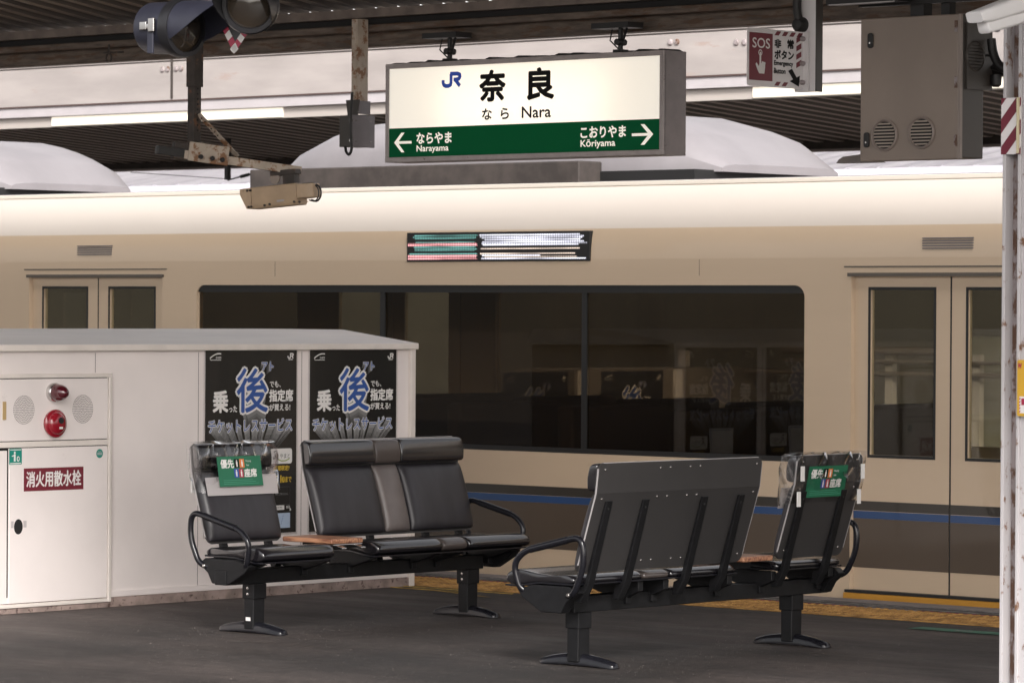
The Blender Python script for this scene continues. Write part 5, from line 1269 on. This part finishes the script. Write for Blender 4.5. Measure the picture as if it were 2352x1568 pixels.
# ring hook on the beam
hq = at(250, 133, 1, 16.0); hk = MB(); pts = [hq + Vector((.024 * math.sin(R(k)), 0, .024 * math.cos(R(k)))) for k in range(-150, 151, 20)]; hk.tube(pts, .006, 8); hk.tube([hq + Vector((-.05, 0, .032)), hq + Vector((.13, 0, .030))], .006, 6); hk.tube([hq + Vector((0, 0, .024)), hq + Vector((0, 0, .08))], .007, 6)
tag(obj('ring_hook', hk, m_rustd), 'small black ring hook under the canopy edge beam near the left', 'hook')

# ================================================================== SIGNAL LAMPS (near, upper left)
SYg = 11.0
sgn = thing('signal_lamp', 'pair of dark hooded platform signal lamps with striped triangle hanging at upper left', 'signal lamp', at(420, 120, 1, SYg))
sc1 = 560.
def pxy(x, y, Yd=0): return at(x, y, 1, SYg + Yd)
ca = pxy(352, 62, 0); axb = Vector((1, .10, -.02)).normalized()
r_ = .118; 
axb = (pxy(425, 76, .10) - pxy(350, 62, 0)).normalized()
axb = Vector((1, .03, -.03)).normalized()
# body drum pointing right and towards the viewer
obj('lamp_body', MB().lathe(pxy(340, 66), axb, [(0, .03), (.004, .08), (.016, .100), (.035, .107), (.19, .108)], 36), m_signal, sgn, smooth=True)
fc = pxy(340, 66) + axb * .175
obj('lamp_rim', MB().lathe(fc, axb, [(0, .120), (.03, .122), (.05, .118), (.052, .10), (.035, .098)], 36), m_sigblk, sgn, smooth=True)
obj('lens', MB().lathe(fc + axb * .036, axb, [(0, .098), (.012, .08), (.02, .05), (.024, 0)], 30), m_lens, sgn, smooth=True)
def hood_mesh(c, ax, r, L, a0, a1, droop=0, th=.003):
    ax = ax.normalized(); up_ = (Vector((0, 0, 1)) - ax * ax.z).normalized(); sd__ = ax.cross(up_); mb = MB(); N = 26; rings = []
    for layer in (0, 1):
        for i in range(N + 1):
            t_ = i / N; an_ = R(a0 + (a1 - a0) * t_); d = sd__ * math.sin(an_) + up_ * math.cos(an_)
            Ls = L * (1 - abs(2 * t_ - 1) ** 2.2) + .01; row = []
            for j in range(7):
                f = j / 6; row.append(c + d * (r - layer * th + .0 * f) + ax * (Ls * f) - up_ * (droop * f * f * Ls))
            rings.append(row)
    vs = [p for row in rings for p in row]; n = 7; fs = []
    for lay in (0, 1):
        o = lay * (N + 1) * n
        for i in range(N):
            for j in range(6): fs.append((o + i * n + j, o + i * n + j + 1, o + (i + 1) * n + j + 1, o + (i + 1) * n + j))
    o = (N + 1) * n
    for i in range(N): fs.append((i * n + 6, (i + 1) * n + 6, o + (i + 1) * n + 6, o + i * n + 6))
    return mb.add(vs, fs)
obj('hood', hood_mesh(fc + axb * .04, axb, .112, .24, -118, 118), m_signal, sgn, smooth=True)
lt = MB(); q = pxy(360, 66, -.10); 
lq = fc - axb * .045 - Vector((0, .112, 0)); lt.box(lq + Vector((-.06, -.006, -.012)), lq + Vector((-.02, .006, .022))); lt.box(lq + Vector((.0, -.014, -.022)), lq + Vector((.035, .0, .034))); lt.box(lq + Vector((-.02, -.008, -.010)), lq + Vector((.0, .0, .012)))
obj('latch', lt, m_chrome, sgn, bevel=.003)
lt = MB().box(lq + Vector((-.015, -.004, -.11)), lq + Vector((.02, .006, -.02))); obj('latch_strap', lt, m_signal, sgn, bevel=.003)
# striped triangle board with second lamp in front
tc = pxy(545, 118, .12)
t0 = pxy(538, 122, .15)
A_ = MB(); tx = (Vector((1, 0, 0)) * .9 + Vector((0, .43, 0))).normalized(); tz = Vector((0, 0, 1)); tn_ = tx.cross(tz)
def tp3(u_, v_, d=0): return t0 + tx * u_ + tz * v_ + tn_ * d
wt, ht = .17, .21
tri = [(0, 0), (.20, .27), (.20, .42), (-.20, .42), (-.13, .27)]
tri = [(0, .005), (.18, .25), (.20, .30), (-.15, .30)]
tb_ = MB(); n = len(tri); vs = [tp3(u_, v_, 0) for u_, v_ in tri] + [tp3(u_, v_, -.004) for u_, v_ in tri]
tb_.add(vs, [tuple(range(n)), tuple(range(n, 2 * n))] + [(i, (i + 1) % n, n + (i + 1) % n, n + i) for i in range(n)])
bo_ = obj('back_board', tb_, m_sigblk, sgn)
def band(p0, p1, inw, wd, N, first):
    for i in range(N):
        a_ = i / N; b_ = (i + 1) / N; P_ = lambda t_, off: (p0[0] + (p1[0] - p0[0]) * t_ + inw[0] * off, p0[1] + (p1[1] - p0[1]) * t_ + inw[1] * off)
        sl = .25 / N
        pts = [P_(a_, 0), P_(b_, 0), P_(min(1, b_ + sl), wd), P_(min(1, a_ + sl), wd)]
        (TW if (i + first) % 2 else TR_).add([tp3(*p, .003 if (i + first) % 2 else .0025) for p in pts], [(0, 1, 2, 3)])
TW = MB(); TR_ = MB()
band((0, -.004), (.185, .255), (-.83, .5), .026, 12, 1); band((0, -.004), (-.148, .285), (.86, .5), .026, 11, 1)
obj('white_stripe', TW, m_white, bo_); obj('red_stripe', TR_, m_crim, bo_)
ax2 = (Vector((.62, -.78, -.12))).normalized()
c2_ = pxy(576, 12, .02)
obj('lamp_rim', MB().lathe(c2_, ax2, [(0, .118), (.03, .118), (.04, .112), (.042, .095), (.03, .09)], 32), m_sigblk, sgn, smooth=True)
obj('lens', MB().lathe(c2_ + ax2 * .03, ax2, [(0, .094), (.012, .075), (.02, .045), (.024, 0)], 26), m_lens, sgn, smooth=True)
obj('hood', hood_mesh(c2_ + ax2 * .035, Vector((.50, -.86, .0)), .116, .24, -125, 125), m_sigblk, sgn, smooth=True)
obj('terminal_box', MB().box(pxy(445, -30, .12), pxy(500, 22, .30)), m_signal, sgn, bevel=.01)
obj('clip', MB().box(pxy(664 / 1.4898, 12, .10), pxy(694 / 1.4898, 30, .11)), m_chrome, sgn, bevel=.003)
obj('support_tube', MB().tube([pxy(480, -120, .25), pxy(480, 20, .25)], .03, 12), m_sigblk, sgn, smooth=True)
obj('cross_tube', MB().tube([pxy(400, 40, .22), pxy(560, 40, .27)], .025, 12), m_sigblk, sgn, smooth=True)
